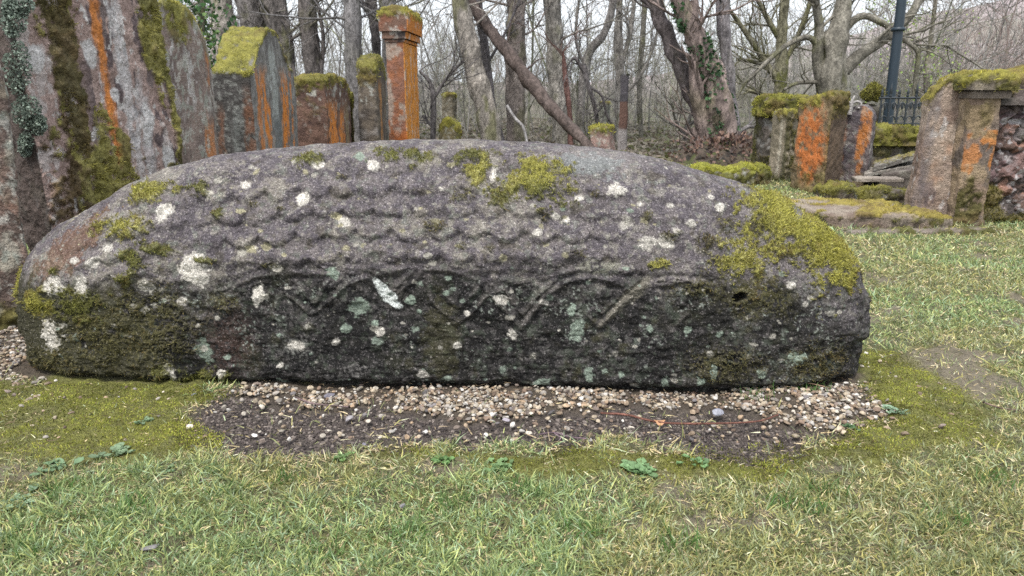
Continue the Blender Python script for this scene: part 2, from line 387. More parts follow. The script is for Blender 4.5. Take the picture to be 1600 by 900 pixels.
wear = sstep(-.9, .5, fbm(V, .045, 4, 88).reshape(NX, NS)); rib = rib * (.25 + .75 * wear)
disp += arc_m * (rib * .0058 - groove * .0045 * wear - .003 * below * shade_z * (1 - rib))
low = sstep(.0, -.04, Z - zsh) * front
disp += low * (bed * .0030 + n_mid * .0035 + NBx * .0012)
disp -= .020 * sstep(.045, .0, Z) + .010 * sstep(.135, .115, Z + .01 * n_mid) * sstep(.55, .75, X)
# carved lower panels, faint upright divisions
for xp in (-.76, -.49, -.23, .036, .29):
    disp += low * .004 * np.exp(-((X - xp) / .012) ** 2) * sstep(.06, .1, Z) * sstep(.22, .16, Z)
def blob(px, py, rx, ry=None, rot=0, rough=.35, soft=.25):
    """ragged patch on the surface, centred where that point of the stone is; radii in photo px"""
    ry = ry or rx; i, j = surf(px, py); zc_ = Pn[i, j, 1] * CP + .1; k = zc_ / F
    # surface arc covers more stone than its projected height near the ridge
    jj = min(j + 3, jr + 4); j0 = max(j - 3, 0)
    st = (SS[i, jj] - SS[i, j0]) / max(abs(PPY[i, jj] - PPY[i, j0]), .15)
    a = (X - X[i, j]); b_ = (SS - SS[i, j]); kb = min(st, k * 3.2)
    A, B = a / k, b_ / kb; c, s = math.cos(rot), math.sin(rot)
    u, v = (A * c + B * s) / rx, (-A * s + B * c) / ry
    R = np.sqrt(u * u + v * v) + rough * (NB1 * .7 + NB2 * .6)
    return sstep(1 + soft, 1 - soft, R) * front
NB1 = fbm(V, .022, 3, 11).reshape(NX, NS); NB2 = fbm(V, .006, 3, 14).reshape(NX, NS); NB3 = fbm(V, .0035, 2, 17).reshape(NX, NS)
NB0 = fbm(V, .07, 4, 20).reshape(NX, NS)
hole = blob(1156, 455, 11, 7, .3, .15)
disp -= hole * .035

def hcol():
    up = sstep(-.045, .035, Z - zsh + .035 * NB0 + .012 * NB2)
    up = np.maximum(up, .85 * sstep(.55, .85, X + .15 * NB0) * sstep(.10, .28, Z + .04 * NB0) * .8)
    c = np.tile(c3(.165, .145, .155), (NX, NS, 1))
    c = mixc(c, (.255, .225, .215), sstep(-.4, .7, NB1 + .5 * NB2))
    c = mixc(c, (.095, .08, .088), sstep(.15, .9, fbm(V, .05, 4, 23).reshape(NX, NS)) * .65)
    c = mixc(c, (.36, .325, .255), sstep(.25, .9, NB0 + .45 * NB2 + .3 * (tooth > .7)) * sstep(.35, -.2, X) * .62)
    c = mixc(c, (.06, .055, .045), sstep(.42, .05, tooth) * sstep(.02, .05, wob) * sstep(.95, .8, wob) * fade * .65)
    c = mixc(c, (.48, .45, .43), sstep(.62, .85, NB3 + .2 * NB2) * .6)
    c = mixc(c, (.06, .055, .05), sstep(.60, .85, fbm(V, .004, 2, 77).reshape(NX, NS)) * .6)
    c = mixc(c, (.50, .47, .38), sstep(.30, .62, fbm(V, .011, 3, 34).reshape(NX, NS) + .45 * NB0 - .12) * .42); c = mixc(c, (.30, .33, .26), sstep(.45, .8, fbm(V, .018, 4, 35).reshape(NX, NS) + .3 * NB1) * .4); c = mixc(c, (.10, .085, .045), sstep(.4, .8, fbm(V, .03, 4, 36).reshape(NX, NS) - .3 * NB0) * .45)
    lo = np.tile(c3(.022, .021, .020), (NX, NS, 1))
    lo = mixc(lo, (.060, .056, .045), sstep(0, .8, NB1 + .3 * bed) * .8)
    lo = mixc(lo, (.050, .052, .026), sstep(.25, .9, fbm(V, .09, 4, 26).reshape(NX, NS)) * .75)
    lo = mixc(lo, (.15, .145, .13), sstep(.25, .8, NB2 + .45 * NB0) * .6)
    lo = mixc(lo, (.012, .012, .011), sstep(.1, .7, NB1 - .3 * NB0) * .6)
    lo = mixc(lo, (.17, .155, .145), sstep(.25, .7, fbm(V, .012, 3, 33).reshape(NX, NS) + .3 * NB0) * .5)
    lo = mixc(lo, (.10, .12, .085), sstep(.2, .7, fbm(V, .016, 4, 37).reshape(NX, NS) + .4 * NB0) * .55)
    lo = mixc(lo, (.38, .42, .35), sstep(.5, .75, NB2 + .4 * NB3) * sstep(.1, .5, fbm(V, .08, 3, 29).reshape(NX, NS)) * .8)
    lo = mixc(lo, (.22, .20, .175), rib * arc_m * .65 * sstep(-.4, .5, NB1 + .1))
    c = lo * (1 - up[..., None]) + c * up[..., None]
    # deposits
    c = mixc(c, (.085, .048, .036), blob(355, 525, 46, 58, 0, .9, .5) * .75 * sstep(-.7, .3, NB2 + NB1))
    c = mixc(c, (.085, .08, .035), blob(690, 520, 28, 60, 0, .5) * .6)
    c = mixc(c, (.22, .21, .19), blob(545, 572, 50, 12, .3, .7) * sstep(-.2, .4, NB2) * .9)
    c = mixc(c, (.22, .22, .19), blob(465, 535, 26, 16, 0, .9) * sstep(-.1, .4, NB2))
    c = mixc(c, (.26, .13, .06), blob(105, 385, 75, 30, .7, .8) * .55)
    c = mixc(c, (.24, .17, .09), blob(35, 480, 18, 80, 0, .8) * .5)
    c = mixc(c, (.065, .062, .03), sstep(.4, .9, sstep(-.72, -1.0, X) + .6 * NB0 + .4 * NB1) * sstep(.29, .23, Z + .03 * NB1) * .9)
    c = mixc(c, (.09, .085, .035), blob(1170, 455, 90, 35, 0, .8) * sstep(-.5, .4, NB2) * .8)
    c = mixc(c, (.38, .35, .32), blob(940, 240, 60, 18, 0, .7) * .5)
    c = mixc(c, (.33, .36, .34), blob(920, 250, 50, 18, 0, .7) * .6)
    c = mixc(c, (.40, .39, .30), blob(940, 408, 45, 10, 0, .8) * sstep(-.4, .3, NB2) * .9)
    c = mixc(c, (.38, .35, .27), blob(985, 455, 55, 9, .75, .5) * .6)
    return c
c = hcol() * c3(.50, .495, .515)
L_W = [(255, 325, 14, 15), (303, 412, 24, 25), (85, 437, 19, 17), (1013, 369, 17, 14), (961, 289, 13, 10), (77, 517, 20, 24), (228, 440, 13, 12), (404, 450, 8, 18), (171, 378, 10, 8), (150, 401, 14, 8),
       (585, 252, 9, 9), (772, 265, 6, 12), (975, 341, 9, 7), (1125, 315, 8, 7), (786, 459, 11, 8), (848, 463, 8, 5), (801, 512, 7, 8), (662, 577, 8, 7), (267, 577, 9, 13), (462, 530, 14, 6), (117, 398, 8, 6),
       (540, 340, 12, 9), (385, 282, 8, 6), (475, 300, 10, 12), (1055, 352, 8, 6), (1080, 340, 7, 5), (905, 300, 8, 5), (1048, 312, 7, 5), (870, 330, 7, 6), (885, 335, 6, 5), (1000, 310, 5, 4), (1040, 370, 12, 10), (130, 440, 14, 20),
       (345, 572, 8, 5), (285, 460, 9, 7), (525, 525, 9, 6), (595, 510, 6, 6), (1235, 435, 8, 7), (1110, 545, 7, 6), (1258, 465, 6, 5), (690, 288, 4, 3), (500, 252, 10, 5), (840, 355, 8, 5), (1110, 300, 5, 4), (210, 470, 7, 5), (440, 560, 6, 4), (730, 480, 5, 4), (715, 530, 6, 5)]
lich = np.zeros((NX, NS))
for px, py, a, b_ in L_W:
    m = blob(px, py, a, b_, rs.rand() - .5, .55, .15) * (.75 + .25 * sstep(-.5, .2, NB3 + NB2)); lich = np.maximum(lich, m)
    k = .75 + .3 * rs.rand(); c = mixc(c, c3(.48, .45, .40) * k, m * (.80 + .2 * (NB2 > -.2)))
m = blob(603, 450, 10, 30, .75, .3, .12); c = mixc(c, (.42, .44, .42), m); lich = np.maximum(lich, m)
L_G = [(640, 460, 12, 7), (893, 473, 6, 9), (903, 505, 9, 16), (920, 573, 7, 12), (841, 589, 13, 7), (700, 425, 6, 4), (697, 448, 5, 5), (1115, 573, 5, 11), (1040, 590, 6, 8), (1095, 588, 7, 8), (1125, 513, 6, 6), (1016, 503, 5, 5), (1075, 508, 5, 5), (655, 477, 5, 4),
       (560, 470, 14, 12), (1245, 552, 14, 9), (362, 592, 6, 5), (520, 418, 9, 8), (795, 538, 4, 3), (970, 574, 5, 5), (945, 570, 5, 5), (585, 495, 5, 5), (540, 505, 10, 5), (440, 590, 8, 4), (320, 540, 10, 20), (1190, 575, 8, 6), (985, 320, 5, 4), (565, 240, 12, 6), (880, 318, 6, 5)]
for px, py, a, b_ in L_G:
    m = blob(px, py, a, b_, rs.rand() - .5, .6, .12); lich = np.maximum(lich, m * .7); c = mixc(c, c3(.215, .26, .21) * (.65 + .4 * rs.rand()), m * .9)
rl = np.random.RandomState(3)
for k in range(420):
    px, py = 40 + 1290 * rl.rand(), 240 + 355 * rl.rand(); r = 1.1 + 4.2 * rl.rand() ** 3.5
    m = blob(px, py, r * (1 + rl.rand() * .8), r, 0, .8, .25)
    colr = c3(.34, .32, .275) if rl.rand() < .55 else (c3(.21, .25, .205) if py > 400 else c3(.34, .31, .2))
    c = mixc(c, colr * (.6 + .4 * rl.rand()), m * .85)
disp += lich * .0016
# moss masks for tufts
mz = np.zeros((NX, NS))
MB = [(480, 243, 17, 6, 0), (608, 240, 20, 8, 0), (650, 240, 22, 8, 0), (740, 240, 22, 8, 0), (745, 262, 14, 14, 1), (840, 255, 26, 14, 1), (838, 275, 42, 20, 1), (786, 303, 18, 9, 0), (845, 290, 26, 11, 0),
      (728, 297, 12, 9, 2), (680, 345, 22, 9, 2), (712, 298, 9, 10, 2), (210, 395, 14, 20, 0), (250, 383, 26, 7, 0), (233, 292, 34, 9, 1), (310, 286, 15, 7, 0), (190, 345, 30, 14, 1), (40, 430, 9, 22, 1),
      (1050, 357, 14, 10, 2), (1012, 328, 8, 12, 2), (1100, 372, 14, 16, 2), (1135, 348, 10, 14, 2), (1160, 395, 30, 24, 1), (1025, 404, 22, 8, 1), (885, 312, 13, 10, 0), (930, 296, 7, 5, 2), (850, 330, 6, 10, 2), (535, 270, 10, 5, 2),
      (1200, 312, 34, 24, 1), (1225, 335, 44, 34, 1), (1265, 355, 60, 36, 1), (1300, 385, 48, 38, 1), (1305, 425, 32, 18, 1), (1240, 385, 30, 18, 2), (1185, 345, 20, 18, 2), (120, 468, 34, 20, 0), (60, 465, 22, 14, 1), (200, 455, 24, 22, 2), (90, 415, 7, 5, 0), (100, 455, 8, 6, 0),
      (160, 520, 95, 55, 2), (90, 560, 60, 30, 2), (250, 500, 60, 70, 2), (350, 462, 30, 14, 2), (300, 585, 45, 12, 0), (1170, 450, 60, 28, 2), (1090, 440, 40, 16, 2), (1280, 560, 60, 35, 2), (1130, 560, 60, 30, 2), (400, 312, 10, 5, 2), (345, 325, 8, 5, 0), (1195, 300, 14, 10, 1),
      (905, 385, 16, 6, 2), (420, 405, 16, 4, 2), (720, 375, 8, 7, 2), (765, 380, 8, 7, 2), (440, 318, 8, 4, 2), (200, 428, 12, 6, 0), (320, 398, 12, 4, 0)]
mcol = np.zeros((NX, NS, 3)); 
for px, py, a, b_, kd in MB:
    m = blob(px, py, a, b_, 0, 1.25, .5) * (1 if kd < 2 else sstep(-.5, .3, NB2 + .5 * NB1)); base = [(.17, .17, .045), (.345, .325, .075), (.11, .10, .04)][kd]
    c = mixc(c, c3(*base) * .6, m * .85); up_ = m > mz; mcol[up_] = base; mz = np.maximum(mz, m * (.75 if kd == 2 and py > 430 else 1))
disp += mz * .006 * (1 + n_mid)
c = mixc(c, (.01, .01, .009), hole)
V2 = V + N0 * disp.reshape(-1, 1); V2[:, 2] -= .015
N2 = vnormals(V2, Q)
hogback = empty("hogback_gravestone", (float(XC), YF + D0, 0))
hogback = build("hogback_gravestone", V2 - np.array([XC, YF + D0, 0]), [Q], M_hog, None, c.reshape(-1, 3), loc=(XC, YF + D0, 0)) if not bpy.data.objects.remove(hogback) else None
tag(hogback, "long low grey hogback gravestone with carved tile rows, blotched with pale lichen and moss", "gravestone")
w = (mz.reshape(-1) ** 1.3) * (NB1.reshape(-1) * .5 + .8).clip(.1, 1.5); ok = rs.rand(len(w)) < w * .62
idx = np.nonzero(ok)[0]; print("hog moss", len(idx))
Pm = V2[idx] - np.array([XC, YF + D0, 0]); Nm = N2[idx]; n = len(idx)
Dm = unit(Nm + rs.randn(n, 3) * .55 + [0, 0, .3]); Cm = mcol.reshape(-1, 3)[idx] * (.55 + 1.0 * rs.rand(n)[:, None]) * (1 + .4 * NB2.reshape(-1)[idx])[:, None]; Cm = mixc(Cm, (.15, .10, .04), sstep(.1, .8, -NB1.reshape(-1)[idx] + .4 * NB0.reshape(-1)[idx]) * .7)
ln = (.003 + .0065 * rs.rand(n)) * (.6 + .7 * mz.reshape(-1)[idx])
Vt, Ft, Ct = blades(Pm - Nm * .001, Dm, ln, .0012 + .0012 * rs.rand(n), rs.randn(n, 3) * .4, Cm)
mo = build("moss", Vt, Ft, M_moss, hogback, Ct, smooth=False)
#NEXT

# ================================================================ STANDING STONES
class Stone:
    """A slab: corner b, width vector U, thickness vector V (both horizontal), top(a) = height in metres along the width."""
    def __init__(s, b, U, Vv, top, r=.015, res=.007, lean=(0, 0), rough=.004, seed=1, bottom=-.12, big=.01):
        s.b = np.array([b[0], b[1], b[2] if len(b) > 2 else 0.0]); s.U = np.array([U[0], U[1], 0]); s.V = np.array([Vv[0], Vv[1], 0])
        lu, lv = np.linalg.norm(s.U), np.linalg.norm(s.V); aa = np.linspace(0, 1, 60); hm = max(top(a * lu) for a in aa); s.hm = hm
        nu, nv, nz = max(int(lu / res), 6), max(int(lv / res), 4), max(int((hm - bottom) / res), 6)
        Ps, Fs, off = [], [], 0
        def face(n1, n2, fn):
            nonlocal off
            g1, g2 = np.meshgrid(np.linspace(0, 1, n1), np.linspace(0, 1, n2), indexing='ij'); Ps.append(fn(g1, g2).reshape(-1, 3))
            Fs.append(grid_faces(n1, n2, off)); off += n1 * n2
        z_, o_ = (lambda g: np.zeros_like(g)), (lambda g: np.ones_like(g))
        face(nu, nz, lambda a, c: np.stack([a, z_(a), c], -1)); face(nu, nz, lambda a, c: np.stack([a, o_(a), c], -1))
        face(nv, nz, lambda a, c: np.stack([z_(a), a, c], -1)); face(nv, nz, lambda a, c: np.stack([o_(a), a, c], -1))
        face(nu, nv, lambda a, c: np.stack([a, c, o_(a)], -1))
        q = np.concatenate(Ps); D = np.array([lu, lv, hm - bottom]); p = q * D; r = min(r, lv * .45)
        inn = np.stack([np.clip(p[:, 0], r, lu - r), np.clip(p[:, 1], r, lv - r), np.minimum(p[:, 2], D[2] - r)], 1)
        n = unit(p - inn + 1e-9); p = inn + n * r
        s.A, s.B = p[:, 0].copy(), p[:, 1].copy(); s.lu, s.lv = lu, lv
        tv = np.interp(p[:, 0], aa * lu, [top(a * lu) for a in aa]); s.T = tv
        s.Z = bottom + p[:, 2] / D[2] * (tv - bottom)
        tb = np.gradient([top(a * lu) for a in aa], aa * lu); slope = np.interp(p[:, 0], aa * lu, tb)
        nl = n.copy(); topm = n[:, 2] > .3; nl[:, 0] -= np.where(topm, slope * n[:, 2], 0); nl = unit(nl)
        eu, ev = unit(s.U), unit(s.V)
        s.N = nl[:, :1] * eu + nl[:, 1:2] * ev + nl[:, 2:] * np.array([0, 0, 1.]); nd = n[:, :1] * eu + n[:, 1:2] * ev + n[:, 2:] * np.array([0, 0, 1.])
        P = s.A[:, None] * eu + s.B[:, None] * ev; P[:, 2] = s.Z
        s.L = P.copy(); s.seed = seed
        s.L2 = P + np.array([seed * 3.7, seed * 1.3, seed * 2.1])
        P = P + nd * (fbm(s.L2, .25, 4, 70) * big + fbm(s.L2, .04, 4, 71) * rough + fbm(s.L2, .012, 2, 72) * rough * .4)[:, None]
        P[:, 0] += lean[0] * s.Z; P[:, 1] += lean[1] * s.Z
        s.P = P; s.F = Fs; s.fm = (n[:, 1] < -.5).astype(float); s.fe = (n[:, 0] < -.5).astype(float); s.up = np.clip(s.N[:, 2], 0, 1)
        s.c = np.tile(c3(.2, .17, .15), (len(P), 1)); s.moss = np.zeros(len(P)); s.mc = np.tile(c3(*MOSS_Y[0]), (len(P), 1)); s.k = 0
    def base(s, c1, c2, size=.12):
        s.c = mixc(np.tile(c3(*c1), (len(s.P), 1)), c2, sstep(-.5, .6, fbm(s.L2, size, 4, 73))); return s
    def n(s, col, size, lo=.1, hi=.4, amt=1, mask=1, sd=None):
        s.k += 1; m = sstep(lo, hi, fbm(s.L2, size, 4, 74 + s.k if sd is None else sd)) * amt * mask; s.c = mixc(s.c, col, m); return m
    def zone(s, x, z, rx, rz, face='fm', rough=.5, soft=.3, size=.05):
        co = s.A if face == 'fm' else s.B; s.k += 1
        R = np.sqrt(((co - x) / rx) ** 2 + ((s.Z - z) / rz) ** 2) + rough * fbm(s.L2, (size, size, size * 1.6), 4, 90 + s.k % 9)
        return sstep(1 + soft, 1 - soft, R) * getattr(s, face)
    def streak(s, col, x, w, z0=-1, z1=9, face='fm', amt=.9, size=.03):
        co = s.A if face == 'fm' else s.B; s.k += 1
        m = sstep(w * 1.3, w * .6, np.abs(co - x + fbm(s.L2, (.12, .12, .35), 3, 99) * w * .5) + w * .6 * fbm(s.L2, (size, size, size * 3), 4, 100 + s.k % 9))
        m = m * sstep(z0 - .05, z0 + .05, s.Z) * sstep(z1 + .08, z1 - .08, s.Z) * getattr(s, face) * amt * sstep(-.75, -.1, fbm(s.L2, (.025, .025, .05), 4, 133)); s.c = mixc(s.c, col, m); return m
    def addmoss(s, m, col=None, amt=1):
        m = np.clip(m, 0, 1) * amt; 
        if col is not None: 
            k = m > s.moss; s.mc[k] = col
        s.moss = np.maximum(s.moss, m); return s
    def topmoss(s, depth=.04, col=MOSS_Y[0], lo=-.5):
        d = (s.T - s.Z)
        nn = fbm(s.L2, .05, 4, 110)
        s.addmoss(np.maximum(sstep(.3, .7, s.up + .2 * nn) * sstep(lo, lo + .4, nn), sstep(depth * 1.5, depth * .3, d + nn * depth * .8)), col); return s
    def lichen(s, amt=.5, cols=((.50, .48, .43), (.34, .36, .31)), size=.03):
        for i, cc in enumerate(cols): s.n(cc, (size, size, size * 1.4), .42, .55, amt, sd=120 + i)
        s.n((.40, .38, .34), .008, .5, .8, amt * .7, sd=123); return s
    def make(s, name, parent=None, mat=None, dens=1.0, tl=(.006, .014), tw=.0025):
        m1, m2 = fbm(s.L2, .13, 4, 131), fbm(s.L2, .035, 4, 132); s.mc = mixc(s.mc * (1 + .35 * m2[:, None]), (.16, .11, .045), sstep(.05, .7, m1 + .4 * m2) * .75); s.mc = mixc(s.mc, (.07, .075, .02), sstep(.1, .7, -m1 + .3 * m2) * .5)
        s.moss = s.moss * sstep(-1.0, -.25, m2 + .5 * m1 + (s.moss > .9) * .15)
        keep = s.moss > .05
        c = s.c * .80; c = c * (1 - s.moss[:, None] * .95) + s.mc * .6 * s.moss[:, None] * .95
        o = build(name, s.P + s.N * (s.moss * (.009 + .015 * m2 + .009 * m1))[:, None], s.F, mat or M_stone, parent, c, loc=None if parent else tuple(s.b))
        if dens and keep.any():
            ed = np.concatenate([s.P[f[:1, 1]] - s.P[f[:1, 0]] for f in s.F[:1]]); res = max(np.linalg.norm(ed), .004)
            want = dens * (res / tw) ** 2 * .35
            pr = s.moss * want; k = rs.poisson(pr); idx = np.repeat(np.arange(len(k)), k)
            if len(idx) > 45000: idx = rs.choice(idx, 45000, replace=False)
            if len(idx):
                P = s.P[idx] + rs.uniform(-.6, .6, (len(idx), 3)) * res; N = s.N[idx]
                D = unit(N + rs.randn(len(idx), 3) * .55 + [0, 0, .15]); nz = fbm(P, .045, 3, 130)
                Cc = s.mc[idx] * (.6 + .9 * rs.rand(len(idx))[:, None]) * (1 + .45 * nz[:, None])
                Vt, Ft, Ct = blades(P, D, (tl[0] + (tl[1] - tl[0]) * rs.rand(len(idx))) * (1 + .9 * nz), tw * (.6 + .7 * rs.rand(len(idx))), rs.randn(len(idx), 3) * .4, Cc)
                m = build("moss", Vt, Ft, M_moss, o, Ct, smooth=False); m['kind'] = 'stuff'
        s.obj = o; return o
def P2(px, Y, py=200): p = at(px, py, Y); return p[:2]
def ztop(py, Y, px=800): return at(px, py, Y)[2]
SL = "gravestones standing in a row on the left"
PINK = (.30, .225, .19); BROWN = (.16, .11, .085); ORANGE = (.62, .22, .045); GREYD = (.10, .10, .095); PALE = (.52, .47, .44)

# A: nearest slab, cut by the frame edge
b = P2(52, 2.22, 400) + [0, 0]
A = Stone(gnd(66, 506)[:2], (-.62, -.42), (-.07, .10), lambda a: 1.02 if a > .04 else .98, lean=(0, .0), seed=1, res=.006)
A.base((.24, .165, .135), (.13, .095, .08), .10); A.n((.32, .27, .2), .05, .1, .6, .6); A.n((.42, .40, .33), (.05, .05, .09), .3, .55, .6); A.n((.30, .12, .05), .12, .3, .7, .5, sstep(.5, .2, A.Z)); A.n((.06, .05, .045), .03, .3, .6, .6); A.lichen(.7)
A.addmoss(sstep(.10, .02, A.Z + .05 * fbm(A.L2, .05, 3, 5)), MOSS_B[1]); o = A.make("gravestone", dens=.5)
tag(o, "reddish brown slab cut off by the left edge, nearest of the tall stones", "gravestone", SL)
# B: the great lichened slab
Bb = P2(78, 2.62, 340); Bc = P2(284, 3.35, 200); Ba = P2(22, 2.72, 300)
B = Stone(Bb, Bc - Bb, Ba - Bb, lambda a: 1.20 - .25 * abs(a / .75 - .5) ** 3, r=.02, lean=(-.045, .02), seed=2, res=.0055, rough=.006, big=.014)
W = B.lu
B.base((.42, .31, .27), (.33, .235, .205), .09); B.n((.15, .12, .115), (.09, .09, .14), .38, .48, .85, sstep(.15 * W, .35 * W, B.A)); B.n((.09, .07, .075), (.06, .06, .11), .30, .40, .85, B.fm * sstep(.25 * W, .45 * W, B.A))
B.n((.56, .50, .47), (.05, .05, .09), .38, .46, .75); B.n((.64, .61, .58), (.03, .03, .05), .50, .56, .8, B.fm)
B.streak((.56, .54, .53), .64 * W, .03, .1, 1.2, amt=.7); B.streak((.50, .47, .46), .74 * W, .03, .35, .75, amt=.7)
for zz, ww in ((.98, .022), (.75, .016), (.58, .022)): B.streak(ORANGE, .50 * W, ww, zz - .16, zz + .12, amt=.85)
for x, z, rx, rz in ((.12, 1.1, .05, .10), (.78, .60, .035, .05), (.88, .42, .04, .06), (.10, .82, .05, .05), (.55, .70, .02, .03), (.42, .84, .03, .05), (.74, .52, .02, .06), (.20, .3, .03, .03)):
    B.c = mixc(B.c, (.60, .58, .56), B.zone(x * W, z, rx, rz, rough=.45, soft=.12) * .9)
mm = np.maximum.reduce([B.zone(.26 * W, .95, .075, .32), B.zone(.28 * W, .68, .04, .25), B.zone(.36 * W, .36, .16, .22, rough=.6), B.zone(.44 * W, .22, .15, .25, rough=.6), B.zone(.90 * W, .98, .065, .25), B.zone(.985 * W, .8, .02, .5, rough=.8) * .8, B.zone(.92 * W, .25, .10, .12, rough=.7), B.zone(.12 * W, .15, .05, .30, rough=.8) * .5])
B.addmoss(sstep(.2, .55, mm + .35 * fbm(B.L2, .02, 3, 15) * (mm > .02)), (.33, .30, .085))
dk = B.zone(.27 * W, .80, .10, .25); B.mc[dk > .4] = (.15, .12, .045)
dk = B.zone(.12 * W, .15, .1, .4); B.mc[dk > .4] = (.12, .085, .035); dk = B.zone(.92 * W, .25, .2, .2); B.mc[dk > .4] = (.15, .125, .04)
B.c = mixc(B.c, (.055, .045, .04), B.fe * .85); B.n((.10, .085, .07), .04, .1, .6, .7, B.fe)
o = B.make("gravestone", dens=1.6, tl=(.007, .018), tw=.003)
tag(o, "tall broad pinkish slab with large moss patches and a thin orange streak", "gravestone", SL)
# leafy lichen rosettes down its dark edge
fo, fN, fC = [], [], []
for (px, py, rx, ry) in ((22, 30, 22, 30), (28, 105, 22, 42), (42, 175, 24, 28), (60, 195, 14, 16), (40, 225, 12, 20), (28, 10, 26, 18)):
    k = 650; a = rs.rand(k) * 2 * np.pi; r = np.sqrt(rs.rand(k)); 
    for aa_, rr in zip(a, r): 
        p = at(px + rx * rr * math.cos(aa_), py + ry * rr * math.sin(aa_), 2.62 + .02 * rr - .012 + rs.rand() * .02); fo.append(p); fC.append(c3(.27, .33, .27) * (.25 + 1.1 * rs.rand() ** 1.3))
fo = np.array(fo) - B.b; n = len(fo); Dv = unit(rs.randn(n, 3) * .8 + [.2, -.9, -.1]); 
Vt, Ft, Ct = blades(fo, Dv, .005 + .006 * rs.rand(n), .006 + .005 * rs.rand(n), rs.randn(n, 3) * .5, np.array(fC))
build("leafy_lichen", Vt, Ft, M_leaf, o, Ct, smooth=False)
# C
Cb = P2(262, 3.80); Cc = P2(335, 4.20); Ca = Cb + [-.05, .16]
def arch_top(h, w, e=.10): return lambda a: h - e * (2 * abs(a / w - .5)) ** 2.4
C_ = Stone(Cb, Cc - Cb, Ca - Cb, lambda a: float(np.interp(a / np.linalg.norm(Cc - Cb), [0, .2, .42, .6, .8, .93, 1], [ztop(k_, 3.95) for k_ in (12, 3, 2, 12, 34, 58, 95)])), lean=(0, .01), seed=3, res=.009)
C_.base((.30, .23, .20), (.20, .155, .14), .14); C_.c = mixc(C_.c, (.07, .06, .055), sstep(.10, .0, C_.lu * .45 - C_.A) * 0); C_.n((.60, .57, .55), (.05, .05, .12), .25, .38, .85, sstep(.45, .8, C_.Z)); C_.streak(ORANGE, C_.lu * .85, .05, -.1, .55, amt=.6); C_.streak(ORANGE, C_.lu * .97, .015, .75, .9, amt=.8); C_.n((.13, .10, .09), .1, .2, .6, .6); C_.lichen(.7)
C_.topmoss(.03, (.27, .25, .05)); C_.addmoss(C_.zone(C_.lu * .42, ztop(20, 3.9), C_.lu * .26, .12, rough=.4), (.34, .32, .075)); C_.moss *= np.where(C_.A < C_.lu * .75, 1, .25); o = C_.make("gravestone", dens=.7, tw=.004, tl=(.008, .016)); tag(o, "pink slab with white lichen streaks, just right of the broad mossy slab", "gravestone", SL)
# D shouldered
Dy0, Dy1 = 4.55, 5.6
Db = P2(398, Dy0); Dc = P2(466, Dy1); Da = P2(336, Dy0 + .02); Wd = np.linalg.norm(Dc - Db)
zs, zm, zp, ze = ztop(112, Dy0), ztop(70, 4.75), ztop(43, 4.95), ztop(112, 5.55)
def dtop(a):
    t = a / Wd; return float(np.interp(t, [0, .08, .17, .20, .26, .34, .42, .60, .66, .78, .88, 1.0], [zs, zs + .02, zm - .055, zm + .005, zm + .02, zp - .03, zp, zp - .005, zp - .03, zp - .16, ze + .02, ze]))
D_ = Stone(Db, Dc - Db, Da - Db, dtop, lean=(0, 0), seed=4, res=.009)
D_.base((.21, .20, .19), (.14, .13, .125), .08); D_.n((.34, .33, .31), (.03, .03, .10), .0, .4, .6, D_.fm)
for f, w_, a_ in ((.26, .085, 1), (.68, .085, 1), (.12, .04, .7), (.86, .03, .7)): D_.streak(ORANGE, Wd * f, w_, -.2, .82, amt=a_)
D_.streak((.17, .18, .185), Wd * .47, .08, -.2, .60, amt=.9); D_.streak((.40, .42, .40), Wd * .45, .07, .55, 1.0, amt=.8)
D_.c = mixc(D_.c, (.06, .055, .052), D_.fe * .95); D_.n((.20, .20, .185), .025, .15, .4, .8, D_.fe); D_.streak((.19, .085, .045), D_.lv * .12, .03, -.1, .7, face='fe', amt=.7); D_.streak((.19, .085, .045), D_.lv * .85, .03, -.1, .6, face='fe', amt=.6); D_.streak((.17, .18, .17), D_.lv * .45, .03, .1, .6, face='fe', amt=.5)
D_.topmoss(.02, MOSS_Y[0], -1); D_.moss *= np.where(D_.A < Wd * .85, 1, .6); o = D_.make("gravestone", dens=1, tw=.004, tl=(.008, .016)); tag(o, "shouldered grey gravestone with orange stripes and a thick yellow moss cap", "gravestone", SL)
# E
Eb = P2(512, 5.9); Ec = P2(549, 6.9); Ea = P2(463, 5.95); We = np.linalg.norm(Ec - Eb)
E_ = Stone(Eb, Ec - Eb, Ea - Eb, lambda a: float(np.interp(a / We, [0, .15, .5, .8, 1], [ztop(124, 5.9), ztop(119, 6.0), ztop(118, 6.3), ztop(126, 6.6), ztop(145, 6.9)])), seed=5, res=.011)
E_.base((.17, .10, .075), (.10, .06, .05), .1); E_.streak(ORANGE, We * .2, .16, -.2, .62, amt=1); E_.streak(ORANGE, We * .58, .10, -.2, .55, amt=.9); E_.streak((.28, .22, .13), We * .8, .1, -.2, .6, amt=.7); E_.n((.5, .5, .46), .05, .35, .5, .8, sstep(.5, .7, E_.Z)); E_.n((.30, .26, .23), .04, .4, .6, .6)
E_.n((.30, .10, .04), .15, .1, .5, .6, sstep(.35, .1, E_.Z)); E_.topmoss(.06, (.25, .22, .05)); E_.addmoss(sstep(.1, .5, fbm(E_.L2, .06, 4, 6)) * E_.fe * sstep(.45, .75, E_.Z) * .7, MOSS_B[1])
o = E_.make("gravestone", dens=.8, tw=.0045, tl=(.008, .018)); tag(o, "low dark red gravestone with ragged moss rim, between the shouldered stone and the domed one", "gravestone", SL)
